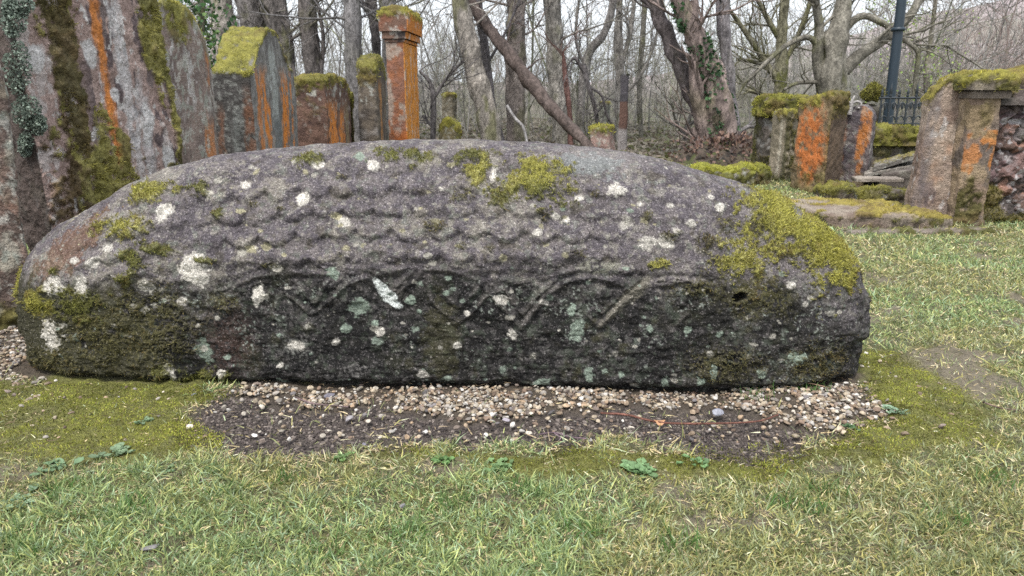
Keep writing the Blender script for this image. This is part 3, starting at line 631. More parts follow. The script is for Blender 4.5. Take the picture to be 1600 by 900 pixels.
E2 = Stone(P2(545, 7.1), P2(553, 7.9) - P2(545, 7.1), (-.12, 0), lambda a: ztop(146, 7.1), seed=15, res=.02); E2.base((.2, .17, .08), (.12, .11, .05)); E2.topmoss(.15, MOSS_Y[1]); E2.addmoss(sstep(-.2, .4, fbm(E2.L2, .08, 3, 6)) * .6, MOSS_G[0])
o = E2.make("gravestone", dens=.6, tw=.005); tag(o, "narrow green mossy stone edge peeping out behind the low dark red gravestone", "gravestone", SL)
# F
Fb = P2(592, 7.0); Fc = P2(605, 7.7); Fa = P2(561, 7.02); Wf = np.linalg.norm(Fc - Fb); zf_ = ztop(84, 7.1)
F_ = Stone(Fb, Fc - Fb, Fa - Fb, lambda a: zf_ - .20 * (2 * abs(a / Wf - .45)) ** 2.2 * .7, seed=6, res=.012, r=.05)
F_.base((.17, .14, .11), (.09, .075, .065), .08); F_.streak((.45, .22, .08), Wf * .3, .08, -.2, .8, amt=.8); F_.n((.42, .42, .38), (.06, .06, .05), .2, .4, .9, F_.fe * sstep(.55, .65, F_.Z) * sstep(.85, .75, F_.Z)); F_.n((.3, .27, .25), .08, .3, .5, .7, F_.fe); F_.topmoss(.10, (.24, .22, .055)); F_.addmoss(F_.fe * sstep(.72, .85, F_.Z + .05 * fbm(F_.L2, .05, 3, 4)), (.19, .15, .045)); F_.moss[(F_.fe > .5) & (F_.Z < .76)] = 0
o = F_.make("gravestone", dens=.8, tw=.005, tl=(.01, .02)); tag(o, "slim domed stone with furry moss head and pale lichen band, left of the orange pillar", "gravestone", SL)
# G pillar with moulded cap
Yg = 8.0; Gb = P2(636, Yg); Gc = P2(656, Yg + .75); Ga = P2(607, Yg + .02)
G_ = Stone(Gb, Gc - Gb, Ga - Gb, lambda a: ztop(66, Yg), seed=7, res=.013, r=.012)
Wg = G_.lu; G_.base((.24, .12, .085), (.32, .13, .065), .10); G_.n((.38, .31, .26), (.10, .10, .14), -.1, .1, .85, 1 - G_.fm * .8); G_.c = mixc(G_.c, (.72, .29, .05), G_.fm * .95 * sstep(-1, -.2, fbm(G_.L2, (.05, .05, .2), 4, 12))); G_.n((.60, .50, .42), (.02, .02, .12), .35, .55, .8, G_.fm); G_.n((.62, .17, .03), .2, .0, .4, .9, G_.fe * sstep(.45, .15, G_.Z))
gp = empty("gravestone", (Gb[0], Gb[1], 0)); tag(gp, "tall square pillar, rust orange, with a moulded cap carrying moss", "gravestone", SL)
G_.make("shaft", gp, dens=0)
def band(z0, z1, e, c1, moss=0, seed=8, ee=0):
    eu, ev = unit(G_.U)[:2], unit(G_.V)[:2]; lu, lv = G_.lu, G_.lv
    s_ = Stone([*(np.zeros(2) - (eu + ev) * e), 0], eu * (lu + 2 * e), ev * (lv + 2 * e), lambda a: z1, seed=seed, res=.013, r=.012, bottom=z0)
    s_.P = s_.P + [*(-(eu + ev) * e), 0]; s_.base(c1, (.2, .12, .09)); s_.c = mixc(s_.c, (.66, .24, .04), s_.fm * .8); s_.n((.45, .42, .38), .05, .3, .5, .7)
    if moss: s_.topmoss(.05, MOSS_Y[0], -.8)
    return s_
z66, z52, z40, z14 = [ztop(k, Yg) for k in (66, 54, 40, 13)]
band(z66, z66 + .035, .012, (.08, .06, .06)).make("cap_moulding", gp, dens=0); band(z66 + .035, z52 + .03, .035, (.07, .06, .06)).make("cap_moulding", gp, dens=0)
s_ = band(z52 + .03, z14 - .03, .055, (.24, .10, .06), 1); s_.make("cap_block", gp, dens=.8, tw=.006, tl=(.01, .02))
# low gabled top on the cap
s_ = band(z14 - .03, z14 + .01, .02, (.3, .25, .1), 1); s_.moss[:] = 1; s_.make("cap_crest", gp, dens=.8, tw=.006, tl=(.01, .025))

# little stones beyond
SB = "small old stones beyond the hogback"
def small_stone(px0, px1, pyt, Y, base, label, dome=.0, lean=(0, 0), mossd=.08, thick=.16, side=(.35, .9), z0=0, moss=(.33, .31, .05), seed=20, red=0):
    b = P2(px0, Y); c = P2(px1, Y); w = np.linalg.norm(c - b); zt = ztop(pyt, Y)
    s_ = Stone(b, c - b, np.array(side) * thick, lambda a: zt - dome * (2 * abs(a / w - .5)) ** 2.2, lean=lean, seed=seed, res=.016, r=.025)
    s_.base(base, tuple(np.array(base) * .6)); s_.lichen(.6)
    if red: s_.base((.11, .10, .11), (.07, .065, .07)); m_ = sstep(ztop(158, Y), ztop(160, Y), s_.Z); s_.c = mixc(s_.c, (.16, .095, .075), m_); s_.c = mixc(s_.c, (.34, .31, .30), sstep(ztop(196, Y), ztop(206, Y), s_.Z + .03 * fbm(s_.L2, .05, 3, 2)))
    s_.topmoss(mossd, moss, -.9); o = s_.make("gravestone", dens=.9, tw=.007, tl=(.012, .026)); tag(o, label, "gravestone", SB); return o
small_stone(685, 713, 184, 9.0, (.20, .17, .10), "small round topped stone with a bright moss crown, right of the orange pillar", .12, mossd=.10, seed=21)
small_stone(690, 708, 146, 10.5, (.30, .26, .19), "small pale post with a moss band, behind the round mossy stone", 0, mossd=.05, seed=22)
small_stone(926, 956, 198, 8.6, (.33, .22, .19), "low tilted pink block capped with bright moss, beside the fallen trunk's foot", .0, lean=(-.12, .1), mossd=.07, thick=.3, seed=23)
small_stone(935, 949, 160, 11.0, (.25, .25, .21), "thin grey green post standing behind the tilted mossy block", 0, mossd=.02, seed=24)
o = small_stone(966, 979, 116, 9.8, (.12, .11, .12), "tall thin post, dark above and rusty red below, between two bare trees", 0, mossd=.012, thick=.07, seed=25, moss=(.1, .1, .09), red=1)

# ================================================================ RIGHT SIDE: lair walls and stones
SR = "old gravestones on the right by the lair walls"
# big sloping slab against the wall end
sb = gnd(1418, 345)[:2]; sc = gnd(1500, 352)[:2] + [0, .05]; Ysb = sb[1]
def S1top(a):
    return float(np.interp(a / WS, [0, .12, .35, .7, 1], [ztop(150, Ysb), ztop(138, Ysb), ztop(122, Ysb), ztop(114, Ysb), ztop(113, Ysb)]))
WS = np.linalg.norm(sc - sb)
S1 = Stone(sb, sc - sb, np.array([.03, .13]), S1top, lean=(.05, .0), seed=31, res=.007, r=.02)
S1.base((.38, .30, .24), (.24, .17, .135), .15); S1.n((.44, .24, .14), (.15, .15, .2), .0, .5, .7, sstep(.6, .35, S1.Z)); S1.n((.13, .105, .10), (.07, .07, .2), -.05, .25, .85, sstep(.12, .25, S1.A)); S1.n((.13, .10, .10), (.06, .06, .12), .2, .5, .8, sstep(.45, .1, S1.Z) ); S1.n((.55, .52, .5), (.03, .03, .07), .6, .7, .6)
S1.streak((.13, .12, .13), .03, .03, -.1, .8, amt=.5); S1.topmoss(.035, (.30, .26, .055)); S1.addmoss(sstep(.6, .75, S1.Z) * sstep(.05, .0, S1.A + .03 * fbm(S1.L2, .05, 3, 4)) * .8, (.22, .19, .05)); o = S1.make("gravestone", dens=.8, tw=.0035, tl=(.008, .016))
tag(o, "large pale pinkish slab leaning against the end of the rubble wall", "gravestone", SR)
# rubble wall with pier and coping
wroot_b = gnd(1503, 352)[:2]; Yw = wroot_b[1]
wall = empty("lair_wall", (wroot_b[0], Yw, 0)); tag(wall, "dark rubble lair wall under a thick moss coping, at the right edge", "wall")
O3 = np.array([wroot_b[0], Yw, 0])
PR = Stone([0, 0], (.155, -.01), (.02, .30), lambda a: ztop(150, Yw), seed=32, res=.007, r=.012)
PR.P = PR.P - [.06, .02, 0]
PR.base((.36, .27, .18), (.24, .17, .13), .1); PR.n((.14, .115, .10), (.06, .06, .12), -.1, .2, .85, sstep(.66, .5, PR.Z)); PR.c = mixc(PR.c, (.55, .20, .04), PR.zone(.03, .40, .04, .05, rough=1.8) * .6); PR.c = mixc(PR.c, (.60, .22, .04), PR.zone(.13, .41, .03, .06, rough=1.8) * .7); PR.n((.25, .19, .10), .07, .3, .5, .6)
PR.addmoss(np.maximum(PR.zone(.06, .05, .10, .17, rough=.6), .6 * PR.zone(.08, .58, .03, .06)), (.13, .11, .035)); PR.make("pier", wall, dens=.9, tw=.0035)
zc0, zc1 = ztop(150, Yw), ztop(118, Yw)
CB = Stone([0, 0], (.20, -.012), (.02, .34), lambda a: zc0 + .03, seed=33, res=.008, r=.01, bottom=zc0 - .012); CB.P = CB.P - [.075, .04, 0]; CB.base((.22, .18, .15), (.12, .10, .09)); CB.make("pier_moulding", wall, dens=0)
CC = Stone([0, 0], (.235, -.014), (.02, .37), lambda a: zc1 - .01 + .02 * math.sin(a * 13), seed=34, res=.008, r=.03, bottom=zc0 + .03); CC.P = CC.P - [.10, .06, 0]; CC.base((.2, .17, .13), (.12, .10, .08)); CC.topmoss(.05, (.32, .29, .055), -.9); CC.addmoss(sstep(-.3, .3, fbm(CC.L2, .06, 4, 6)) * .9, (.17, .16, .035)); CC.make("pier_cap", wall, dens=.9, tw=.0035, tl=(.008, .018))
# wall face: irregular rubble
wl_, wh = 2.6, ztop(158, Yw + .12)
nu, nv = 420, 190; au, av = np.meshgrid(np.linspace(.08, wl_, nu), np.linspace(-.12, wh, nv), indexing='ij')
sx = rs.rand(150) * (wl_ + .2); sz = -.15 + rs.rand(150) * (wh + .2); scol = rs.rand(150); 
Pg = np.stack([au.ravel(), np.zeros(au.size), av.ravel()], 1); wn_ = fbm(Pg, .09, 4, 140) * .05
d2 = ((Pg[:, 0, None] + wn_[:, None] - sx[None]) / 1.35) ** 2 + (Pg[:, 2, None] + wn_[:, None] - sz[None]) ** 2
ii = np.argsort(d2, 1)[:, :2]; d1 = np.sqrt(np.take_along_axis(d2, ii, 1)); gap = d1[:, 1] - d1[:, 0]; ci = ii[:, 0]
dep = sstep(0, .035, gap) * (.010 + .028 * scol[ci]) + fbm(Pg, .03, 4, 141) * .010 + fbm(Pg, .12, 3, 146) * .012
pal = np.array([(.13, .085, .085), (.19, .12, .11), (.10, .07, .075), (.16, .145, .14), (.23, .13, .10), (.085, .07, .065)])
wc = pal[(scol[ci] * 57).astype(int) % 6] * (.8 + .4 * ((scol[ci] * 13) % 1))[:, None]
wc = mixc(wc, (.035, .03, .025), sstep(.012, .0, gap)); wc = mixc(wc, (.05, .042, .038), sstep(.1, .6, fbm(Pg, .08, 4, 142)) * .7); wc = mixc(wc, (.42, .40, .40), sstep(.5, .65, fbm(Pg, .05, 4, 143)) * .7 * sstep(1.2, .3, Pg[:, 0])); wc = mixc(wc, (.24, .20, .20), sstep(.2, .5, fbm(Pg, .03, 4, 144)) * .5)
ws = np.array([math.cos(-.03), math.sin(-.03)])
WPf = np.stack([Pg[:, 0] * ws[0], .10 - dep + Pg[:, 0] * ws[1], Pg[:, 2]], 1)
mw = np.maximum(sstep(.5, .9, fbm(Pg, .16, 4, 145) + sstep(.25, 0, Pg[:, 2]) * .9 + sstep(.45, .62, Pg[:, 0]) * sstep(.55, .35, np.abs(Pg[:, 2] - .45) * 2) * .55), 0)
wc = mixc(wc, (.12, .105, .03), mw * .8)
build("rubble_face", WPf, [grid_faces(nu, nv)], M_stone, wall, wc)
k = np.nonzero(rs.rand(len(mw)) < mw * .9)[0]; tufts("moss", WPf[k], np.tile([0, -1, .2], (len(k), 1)), wall, 1, (.008, .018), .004, [(.16, .14, .03), (.09, .08, .025), (.22, .19, .05)], jit=.006)
bk = Stone([.08, .14], (wl_ - .1, -.075), (.01, .28), lambda a: wh, seed=35, res=.05); bk.P = bk.P + [.08, .14, 0]; bk.base((.14, .11, .1), (.1, .08, .07)); bk.make("wall_core", wall, dens=0)
cs = Stone([0, 0], (wl_ - .12, -.078), (.01, .5), lambda a: wh + .022, seed=37, res=.012, r=.008, bottom=wh - .02); cs.P = cs.P + [.12, .02, 0]; cs.base((.16, .13, .12), (.09, .08, .07)); cs.n((.55, .52, .5), .04, .45, .55, .8); cs.make("string_course", wall, dens=0)
ztc = [ztop(k_, Yw + .15) for k_ in (122, 108, 102)]
cp = Stone([0, 0], (wl_ - .1, -.078), (.01, .46), lambda a: float(np.interp(a, [0, .3, .8, 3], [ztc[0], ztc[1], ztc[2] + .01, ztc[2] + .02])), seed=36, res=.009, r=.06, bottom=wh + .02); cp.P = cp.P + [.11, .05, 0]
cp.base((.15, .12, .11), (.09, .075, .07)); cp.topmoss(.055, (.34, .29, .06), -.9); cp.make("coping", wall, dens=.7, tw=.004, tl=(.010, .020))

# flat ledger slab and worn kerb in the grass
ga, gb_, gc_ = gnd(1262, 338, .0), gnd(1500, 357, .0), gnd(1255, 322)
zl = .075
LG = Stone(gnd(1290, 356)[:2], gnd(1492, 360)[:2] - gnd(1290, 356)[:2], (-.10, .62), lambda a: zl, seed=41, res=.008, r=.025, bottom=-.05, big=.006); LG.base((.20, .15, .12), (.30, .25, .20), .12); LG.n((.07, .06, .045), .04, .1, .4, .8, 1 - LG.up)
LG.addmoss(sstep(-.1, .3, fbm(LG.L2, .12, 4, 5) + sstep(.15, .5, LG.A) * 1.1 - .15) * (LG.up > .5), (.38, .31, .07)); LG.addmoss((LG.up < .5) * sstep(-.2, .4, fbm(LG.L2, .06, 4, 6)), (.17, .16, .035)); o = LG.make("ledger_stone", dens=.9, tw=.0035)
tag(o, "flat ledger stone lying in the grass, its edges thick with yellow moss", "grave slab")
KB = Stone(gnd(1330, 366)[:2], gnd(1560, 364)[:2] - gnd(1330, 366)[:2], (0, .10), lambda a: .012, seed=42, res=.012, r=.008, bottom=-.03, big=.003); KB.base((.24, .20, .17), (.17, .14, .11)); KB.addmoss(sstep(.1, .4, fbm(KB.L2, .1, 3, 5)), MOSS_B[3]); o = KB.make("kerb_stone", dens=.4, tw=.004); tag(o, "thin worn stone strip in the grass in front of the flat ledger stone", "kerb")
# three upright stones
def upright(pxb, pxl, pxr, pyb, Yo, top, lean, label, paint, thick, seed, nm="gravestone"):
    """shared corner at pxb; main face runs to pxl (away-left), side to pxr"""
    b = gnd(pxb, pyb)[:2]; Y = b[1]
    cpt = P2(pxl, Y + Yo); apt = P2(pxr, Y + thick); w = np.linalg.norm(cpt - b)
    s_ = Stone(b, cpt - b, apt - b, lambda a: top(a / w, Y), lean=lean, seed=seed, res=.010, r=.018, rough=.006); paint(s_, w); o = s_.make(nm, dens=.8, tw=.0045, tl=(.008, .018)); tag(o, label, "gravestone", SR); return s_
def p1(s, w):
    s.base((.33, .28, .21), (.22, .19, .14)); s.streak((.12, .11, .07), w * .1, .03); s.streak((.5, .45, .36), w * .45, .02, .05, .5); s.addmoss((1 - s.fm) * sstep(-.5, .2, fbm(s.L2, .05, 4, 3)), (.14, .125, .04)); s.addmoss(s.fm * sstep(w * .25, w * .05, s.A) * .7, (.12, .11, .04)); s.topmoss(.05, (.31, .28, .05)); s.addmoss(sstep(.1, .02, s.Z), (.10, .10, .03))
upright(1226, 1205, 1247, 286, .25, lambda t, Y: ztop(171, Y) - .02 * abs(t), (0, 0), "short squat headstone with pale ribbed face, left of the orange one", p1, .10, 51)
def p2(s, w):
    s.base((.30, .22, .13), (.18, .14, .09)); m = s.zone(w * .5, .36, w * .42, .26, rough=.35); s.c = mixc(s.c, (.55, .17, .045), m * .92 * sstep(-.8, 0, fbm(s.L2, .035, 4, 12))); s.n((.12, .08, .06), .03, .3, .6, .6); s.c = mixc(s.c, (.09, .06, .05), (1 - s.fm) * .7 * (s.up < .5)); s.addmoss(s.fm * sstep(.22, .05, s.Z + .1 * fbm(s.L2, .06, 3, 4)) * .7, (.20, .17, .05)); s.addmoss((1 - s.fm) * sstep(.5, .62, s.Z), (.17, .15, .04)); s.topmoss(.05, (.34, .31, .055)); s.addmoss(s.fm * sstep(w * .12, 0, s.A) * .6, (.18, .15, .05))
upright(1285, 1243, 1322, 306, .35, lambda t, Y: ztop(150, Y) - .05 * max(0, t - .5) + .02 * (t < .3), (.03, .05), "leaning headstone whose whole face glows bright orange with lichen", p2, .16, 52)
def p3(s, w):
    s.base((.10, .085, .095), (.15, .12, .12)); s.streak((.50, .19, .05), w * .28, .035, .12, .62, amt=.9); s.streak((.30, .13, .06), w * .9, .02, .1, .5, amt=.6); s.n((.22, .17, .09), .05, .1, .4, .7, sstep(.2, .05, s.Z)); s.n((.45, .43, .40), .03, .3, .5, .7, 1 - s.fm); s.lichen(.35)
hd = upright(1350, 1310, 1366, 298, .12, lambda t, Y: ztop(163, Y) - .10 * (2 * abs(t - .5)) ** 2.5, (.06, .04), "dark round shouldered headstone with one orange stripe and a carved scroll on top", p3, .14, 53)
# scroll ornament on its top
sc0 = np.array(at(1333, 166, hd.b[1] + .1)) - hd.b
pth = []
for sgn in (-1, 1):
    t = np.linspace(0, 1, 26); ang = t * 4.6; rr = .045 * (1 - t * .75)
    pts = np.stack([sc0[0] + sgn * (.045 - rr * np.cos(ang)) - .012, np.full(26, sc0[1]), sc0[2] + .0 + rr * np.sin(ang)], 1); pth.append((pts, np.full(26, .010)))
pth.append((np.array([[sc0[0] - .02, sc0[1], sc0[2] - .06], [sc0[0] - .015, sc0[1], sc0[2]], [sc0[0] - .01, sc0[1], sc0[2] + .045], [sc0[0] + .005, sc0[1], sc0[2] + .075]]), np.array([.022, .018, .014, .006])))
Vs, Fs = sweep(pth, 7, .3); build("scroll", Vs, [Fs], M_stone, hd.obj, np.tile(c3(.33, .31, .30), (len(Vs), 1)))
# footing stones under them
def block(px0, px1, pyb, ht, depth, label, cat="kerb", seed=60, base=(.16, .13, .11), moss=(.24, .22, .045), mm=.0, nm="kerb_stone", lean=(0, 0), r=.03, group=None, wav=.015):
    b = gnd(px0, pyb)[:2]; c = gnd(px1, pyb)[:2]
    s_ = Stone(b, c - b, (0.02, depth), lambda a: ht + wav * math.sin(a * 17 + seed), seed=seed, res=.011, r=r, rough=.009, big=.02, lean=lean, bottom=-.06); s_.base(base, tuple(np.array(base) * .5)); s_.lichen(.5)
    s_.topmoss(.05, moss, -.7 if mm == 0 else -1.2); s_.addmoss(sstep(.2 - mm, .6 - mm, fbm(s_.L2, .07, 4, 6)) * .8, tuple(np.array(moss) * .55)); o = s_.make(nm, dens=.8, tw=.0045, tl=(.01, .02)); tag(o, label, cat, group); return o
block(1288, 1342, 312, .085, .25, "mossy green footing block at the foot of the orange faced stone", seed=61, group="mossy footing blocks")
block(1345, 1424, 322, .105, .2, "mossy footing block under the tilted tomb slabs", seed=62, group="mossy footing blocks", mm=.3)
block(1085, 1186, 292, .15, .32, "long low block thick with bright moss, in front of the tree roots", seed=63, base=(.12, .1, .07), moss=(.36, .36, .055), mm=.9, group="mossy footing blocks", r=.07)
block(1186, 1204, 288, .13, .3, "small mossy lump between the long mossy block and the squat headstone", seed=64, base=(.12, .1, .07), moss=(.30, .30, .05), mm=.9, group="mossy footing blocks", r=.06)
# table tomb with slipped slabs
Yt = gnd(1385, 300)[1]; tb = empty("table_tomb", (at(1385, 280, Yt)[0], Yt, 0)); tag(tb, "small table tomb with two stacked slabs tilted down to the left", "tomb")
t0 = np.array(tb.location)
def tslab(pa, pb, Y0, dy, th, nm, colb, seed, moss=0, up=0.0):
    a = at(*pa, Y0); b = at(*pb, Y0 + .22); U = b - a; s_ = Stone([0, 0], (U[0], U[1]), (.18, dy), lambda q: th, seed=seed, res=.009, r=.008, bottom=0)
    s_.P = s_.P + (a - t0); s_.P[:, 2] += s_.A / s_.lu * U[2]; s_.base(colb, tuple(np.array(colb) * .65)); s_.lichen(.5); 
    if moss: s_.addmoss(s_.up * sstep(-.1, .3, fbm(s_.L2, .07, 4, 3)), (.30, .26, .07))
    return s_.make(nm, tb, dens=.8, tw=.004)
bs_ = Stone([0, 0], (.32, .03), (.05, .4), lambda a: ztop(272, Yt) + .04 * a / .3, seed=71, res=.01); bs_.P = bs_.P + (at(1376, 290, Yt) - t0) * [1, 1, 0]; bs_.base((.22, .20, .17), (.12, .10, .09)); bs_.make("plinth", tb, dens=0)
tslab((1350, 277), (1430, 262), Yt - .05, .40, .025, "lower_slab", (.34, .30, .26), 72)
tslab((1364, 268), (1432, 248), Yt - .02, .36, .035, "upper_slab", (.30, .27, .24), 73, 1)
LS = Stone(gnd(1335, 306, .0)[:2], (.33, -.02), (.03, .16), lambda a: .125 + .0 * a, seed=74, res=.01, r=.008, bottom=.10, big=.004); LS.P[:, 2] += 0; LS.base((.38, .33, .28), (.26, .22, .19)); o = LS.make("stone_slab", dens=0); tag(o, "thin pale broken slab lying on the mossy footing block", "grave slab")
# far lair wall left: mossy coping
def farwall(px0, px1, pyt, pyc, Y, label, seed, course=None, depth=.35):
    b = P2(px0, Y); c = P2(px1, Y); r_ = empty("lair_wall", (b[0], b[1], 0)); tag(r_, label, "wall"); zt, zc_ = ztop(pyt, Y), ztop(pyc, Y)
    s_ = Stone([0, 0], c - b, (.02, depth), lambda a: zc_, seed=seed, res=.014, rough=.015, big=.02); s_.base((.13, .11, .095), (.07, .06, .05), .07); s_.n((.3, .29, .27), .04, .3, .5, .6); s_.addmoss(sstep(.0, .5, fbm(s_.L2, .12, 4, 3)) * .8, (.12, .11, .03)); s_.make("masonry", r_, dens=.6, tw=.006)
    s_ = Stone([0, 0], (c - b) + [.06, 0], (.02, depth + .08), lambda a: zt + .012 * math.sin(a * 9), seed=seed + 1, res=.012, r=.05, bottom=zc_ + .003, rough=.014); s_.P = s_.P - [.03, .04, 0]; s_.base((.12, .1, .07), (.08, .07, .05)); s_.addmoss(np.full(len(s_.P), .95) * sstep(-1.2, -.4, fbm(s_.L2, .06, 4, 3)), (.28, .27, .05)); s_.mc = s_.mc * (1 - .5 * sstep(0, .6, fbm(s_.L2, .09, 3, 6)))[:, None]; s_.make("coping", r_, dens=1, tw=.0055, tl=(.012, .024)); return b, c, zt
farwall(1197, 1316, 152, 182, 6.75, "dark lair wall with a lumpy moss coping, behind the squat headstone", 80)
wb, wc2, wz = farwall(1340, 1445, 199, 228, 6.55, "low mossy lair wall carrying the iron railing", 84)
# ball finial on its pier
Yf_ = 6.9; fb = P2(1357, Yf_); fr = empty("gate_pier", (fb[0], fb[1], 0)); tag(fr, "stone pier topped by a moss covered ball, beside the iron railing", "pier")
s_ = Stone([0, 0], (.15, 0), (0, .15), lambda a: ztop(165, Yf_), seed=90, res=.015); s_.P = s_.P - [.075, .075, 0]; s_.base((.13, .12, .1), (.08, .07, .06)); s_.addmoss(sstep(.2, .6, fbm(s_.L2, .1, 3, 4)), MOSS_B[1]); s_.make("shaft", fr, dens=.5, tw=.006)
th, ph_ = np.meshgrid(np.linspace(.02, np.pi - .02, 30), np.linspace(0, 2 * np.pi, 48, endpoint=False), indexing='ij'); nb = np.stack([np.sin(th) * np.cos(ph_), np.sin(th) * np.sin(ph_), np.cos(th)], -1).reshape(-1, 3)
zb = ztop(147, Yf_); Pb = nb * .078 * [1, 1, .85] * (1 + .30 * fbm(nb, .55, 3, 5))[:, None] + [0, 0, zb]
bo = build("ball_finial", Pb, [grid_faces(30, 48, 0, True)], M_stone, fr, np.tile(c3(.16, .15, .05), (len(Pb), 1)))
k = np.repeat(np.nonzero(nb[:, 2] > -.5)[0], 5); tufts("moss", Pb[k], nb[k], bo, 1, (.012, .022), .005, MOSS_Y[:2] + MOSS_B, jit=.010)
# iron railing
Yr = 6.72; rb, re = P2(1368, Yr), P2(1448, Yr); zr0, zr1 = wz + .005, ztop(153, Yr); rail = empty("iron_railing", (rb[0], rb[1], zr0)); tag(rail, "black cast iron railing with spear tips on the low mossy wall", "railing")
ic_ = c3(.022, .028, .034)
def iron(nm, paths, parent, sides=8, colr=ic_):
    Vs, Fs = sweep(paths, sides); return build(nm, Vs, [Fs], M_iron, parent, np.tile(colr, (len(Vs), 1)))
ln_ = re[0] - rb[0]; hz = zr1 - zr0
for zz, rr in ((.02, .007), (hz, .010)): iron("rail", [(np.array([[0, 0, zz], [ln_ / 2, 0, zz], [ln_, 0, zz]]), np.full(3, rr))], rail)
nb_ = 6
for i in range(nb_):
    x = ln_ * (i + .3) / nb_; big_ = i % 3 == 1
    bar = iron("bar", [(np.array([[x, 0, -.01], [x, 0, hz * .5], [x, 0, hz + .01]]), np.full(3, .010 if big_ else .008))], rail)
    h_ = .13 if big_ else .085
    iron("spear_tip", [(np.array([[x, 0, hz + .008], [x, 0, hz + .02], [x, 0, hz + .03], [x, 0, hz + .04], [x, 0, hz + h_ * .75], [x, 0, hz + h_]]), np.array([.008, .016, .007, .014, .007, .001]))], bar)
for i in range(nb_ - 1):
    x0, x1 = ln_ * (i + .3) / nb_, ln_ * (i + 1.3) / nb_; t = np.linspace(0, np.pi, 12); xm, w_ = (x0 + x1) / 2, (x1 - x0) / 2 - .01
    a1 = np.stack([xm - w_ * np.cos(t), 0 * t, hz - .03 - .06 + .05 * np.sin(t)], 1); a2 = np.stack([xm - w_ * np.cos(t), 0 * t, .05 + .035 * np.sin(t)], 1)
    iron("arch_scroll", [(a1, np.full(12, .006))], rail); iron("arch_scroll", [(a2, np.full(12, .006))], rail); iron("drop", [(np.array([[xm, 0, hz - .03], [xm, 0, hz - .075], [xm, 0, hz - .10]]), np.array([.004, .013, .004]))], rail)
# lamp column
Yl = 7.6; lb = at(1385, 200, Yl); lt = at(1413, -10, Yl); lp = empty("lamp_post", (lb[0], lb[1], 0)); tag(lp, "tall dark blue green metal post with a collar, rising behind the railing", "lamp post")
sl_ = (at(1409, 0, Yl)[0] - at(1388, 180, Yl)[0]) / (at(1409, 0, Yl)[2] - at(1388, 180, Yl)[2]); sl_ = np.clip(sl_, -.05, .05)
lc = c3(.012, .024, .036); rr = 7.2 / F * 7.6
xz = lambda z: (at(1402, 60, Yl)[0] - lb[0]) + (z - ztop(60, Yl)) * sl_
def lp_part(nm, zs_, rs_): return iron(nm, [(np.array([[xz(z), 0, z] for z in zs_]), np.array(rs_))], lp, 20, lc)
zcol = ztop(46, Yl)
lp_part("column", [-.1, .3, .9, zcol, 2.4, 3.9], [rr * 1.05, rr * 1.05, rr, rr * .98, rr * .85, rr * .8]); lp_part("collar", [zcol - .02, zcol - .012, zcol + .012, zcol + .02], [rr, rr * 1.38, rr * 1.38, rr])
lp_part("lantern", [3.88, 3.95, 4.0, 4.02, 4.35, 4.37, 4.5, 4.6], [rr * .8, .10, .10, .11, .19, .22, .10, .01])

# ================================================================ GRAVEL, GRASS, GROUND MOSS
_t = (1 + 5 ** .5) / 2
ICO = unit(np.array([(-1, _t, 0), (1, _t, 0), (-1, -_t, 0), (1, -_t, 0), (0, -1, _t), (0, 1, _t), (0, -1, -_t), (0, 1, -_t), (_t, 0, -1), (_t, 0, 1), (-_t, 0, -1), (-_t, 0, 1)], float))
ICF = np.array([(0, 11, 5), (0, 5, 1), (0, 1, 7), (0, 7, 10), (0, 10, 11), (1, 5, 9), (5, 11, 4), (11, 10, 2), (10, 7, 6), (7, 1, 8), (3, 9, 4), (3, 4, 2), (3, 2, 6), (3, 6, 8), (3, 8, 9), (4, 9, 5), (2, 4, 11), (6, 2, 10), (8, 6, 7), (9, 8, 1)])
def subdiv(V, Fc):
    V = list(map(tuple, V)); cache = {}; out = []
    def mid(a, b):
        k = (min(a, b), max(a, b))
        if k not in cache: V.append(tuple(unit((np.array(V[a]) + np.array(V[b]))))); cache[k] = len(V) - 1
        return cache[k]
    for a, b, c in Fc:
        x, y, z = mid(a, b), mid(b, c), mid(c, a); out += [(a, x, z), (x, b, y), (z, y, c), (x, y, z)]
    return np.array(V), np.array(out)
IC2, IF2 = subdiv(ICO, ICF)
def ground_z(P): return np.interp(P[:, 1], [0, 1], [0, 0]) + terrain(P) * (P[:, 1] < 14)
def pebbles(name, P, size, C, squash=(.55, .85), detail=True, lift=.3):
    n = len(P); U, Fc = (IC2, IF2) if detail else (ICO, ICF)
    S = np.stack([.75 + .6 * rs.rand(n), .7 + .45 * rs.rand(n), squash[0] + (squash[1] - squash[0]) * rs.rand(n)], 1) * size[:, None] * .5
    # angular chips: cut each unit shape by a few random planes
    R = np.repeat(U[None], n, 0)
    for k in range(5):
        d = unit(rs.randn(n, 3)); h = .42 + .36 * rs.rand(n); dt = np.einsum('nij,nj->ni', R, d); ex = np.maximum(dt - h[:, None], 0); R = R - ex[..., None] * d[:, None, :]
    R = R * S[:, None, :]
    a, b = rs.rand(n) * 2 * np.pi, rs.randn(n) * .35
    ca, sa, cb, sb_ = np.cos(a)[:, None], np.sin(a)[:, None], np.cos(b)[:, None], np.sin(b)[:, None]
    x, y, z = R[..., 0], R[..., 1], R[..., 2]; y, z = y * cb - z * sb_, y * sb_ + z * cb; x, y = x * ca - y * sa, x * sa + y * ca
    V = np.stack([x, y, z], -1) + P[:, None, :] + np.array([0, 0, 1.]) * (S[:, 2] * lift)[:, None, None]
    Fa = (np.arange(n)[:, None, None] * len(U) + Fc[None]).reshape(-1, 3)
    return build(name, V.reshape(-1, 3), [Fa], M_peb, None, np.repeat(C, len(U), 0), smooth=False)
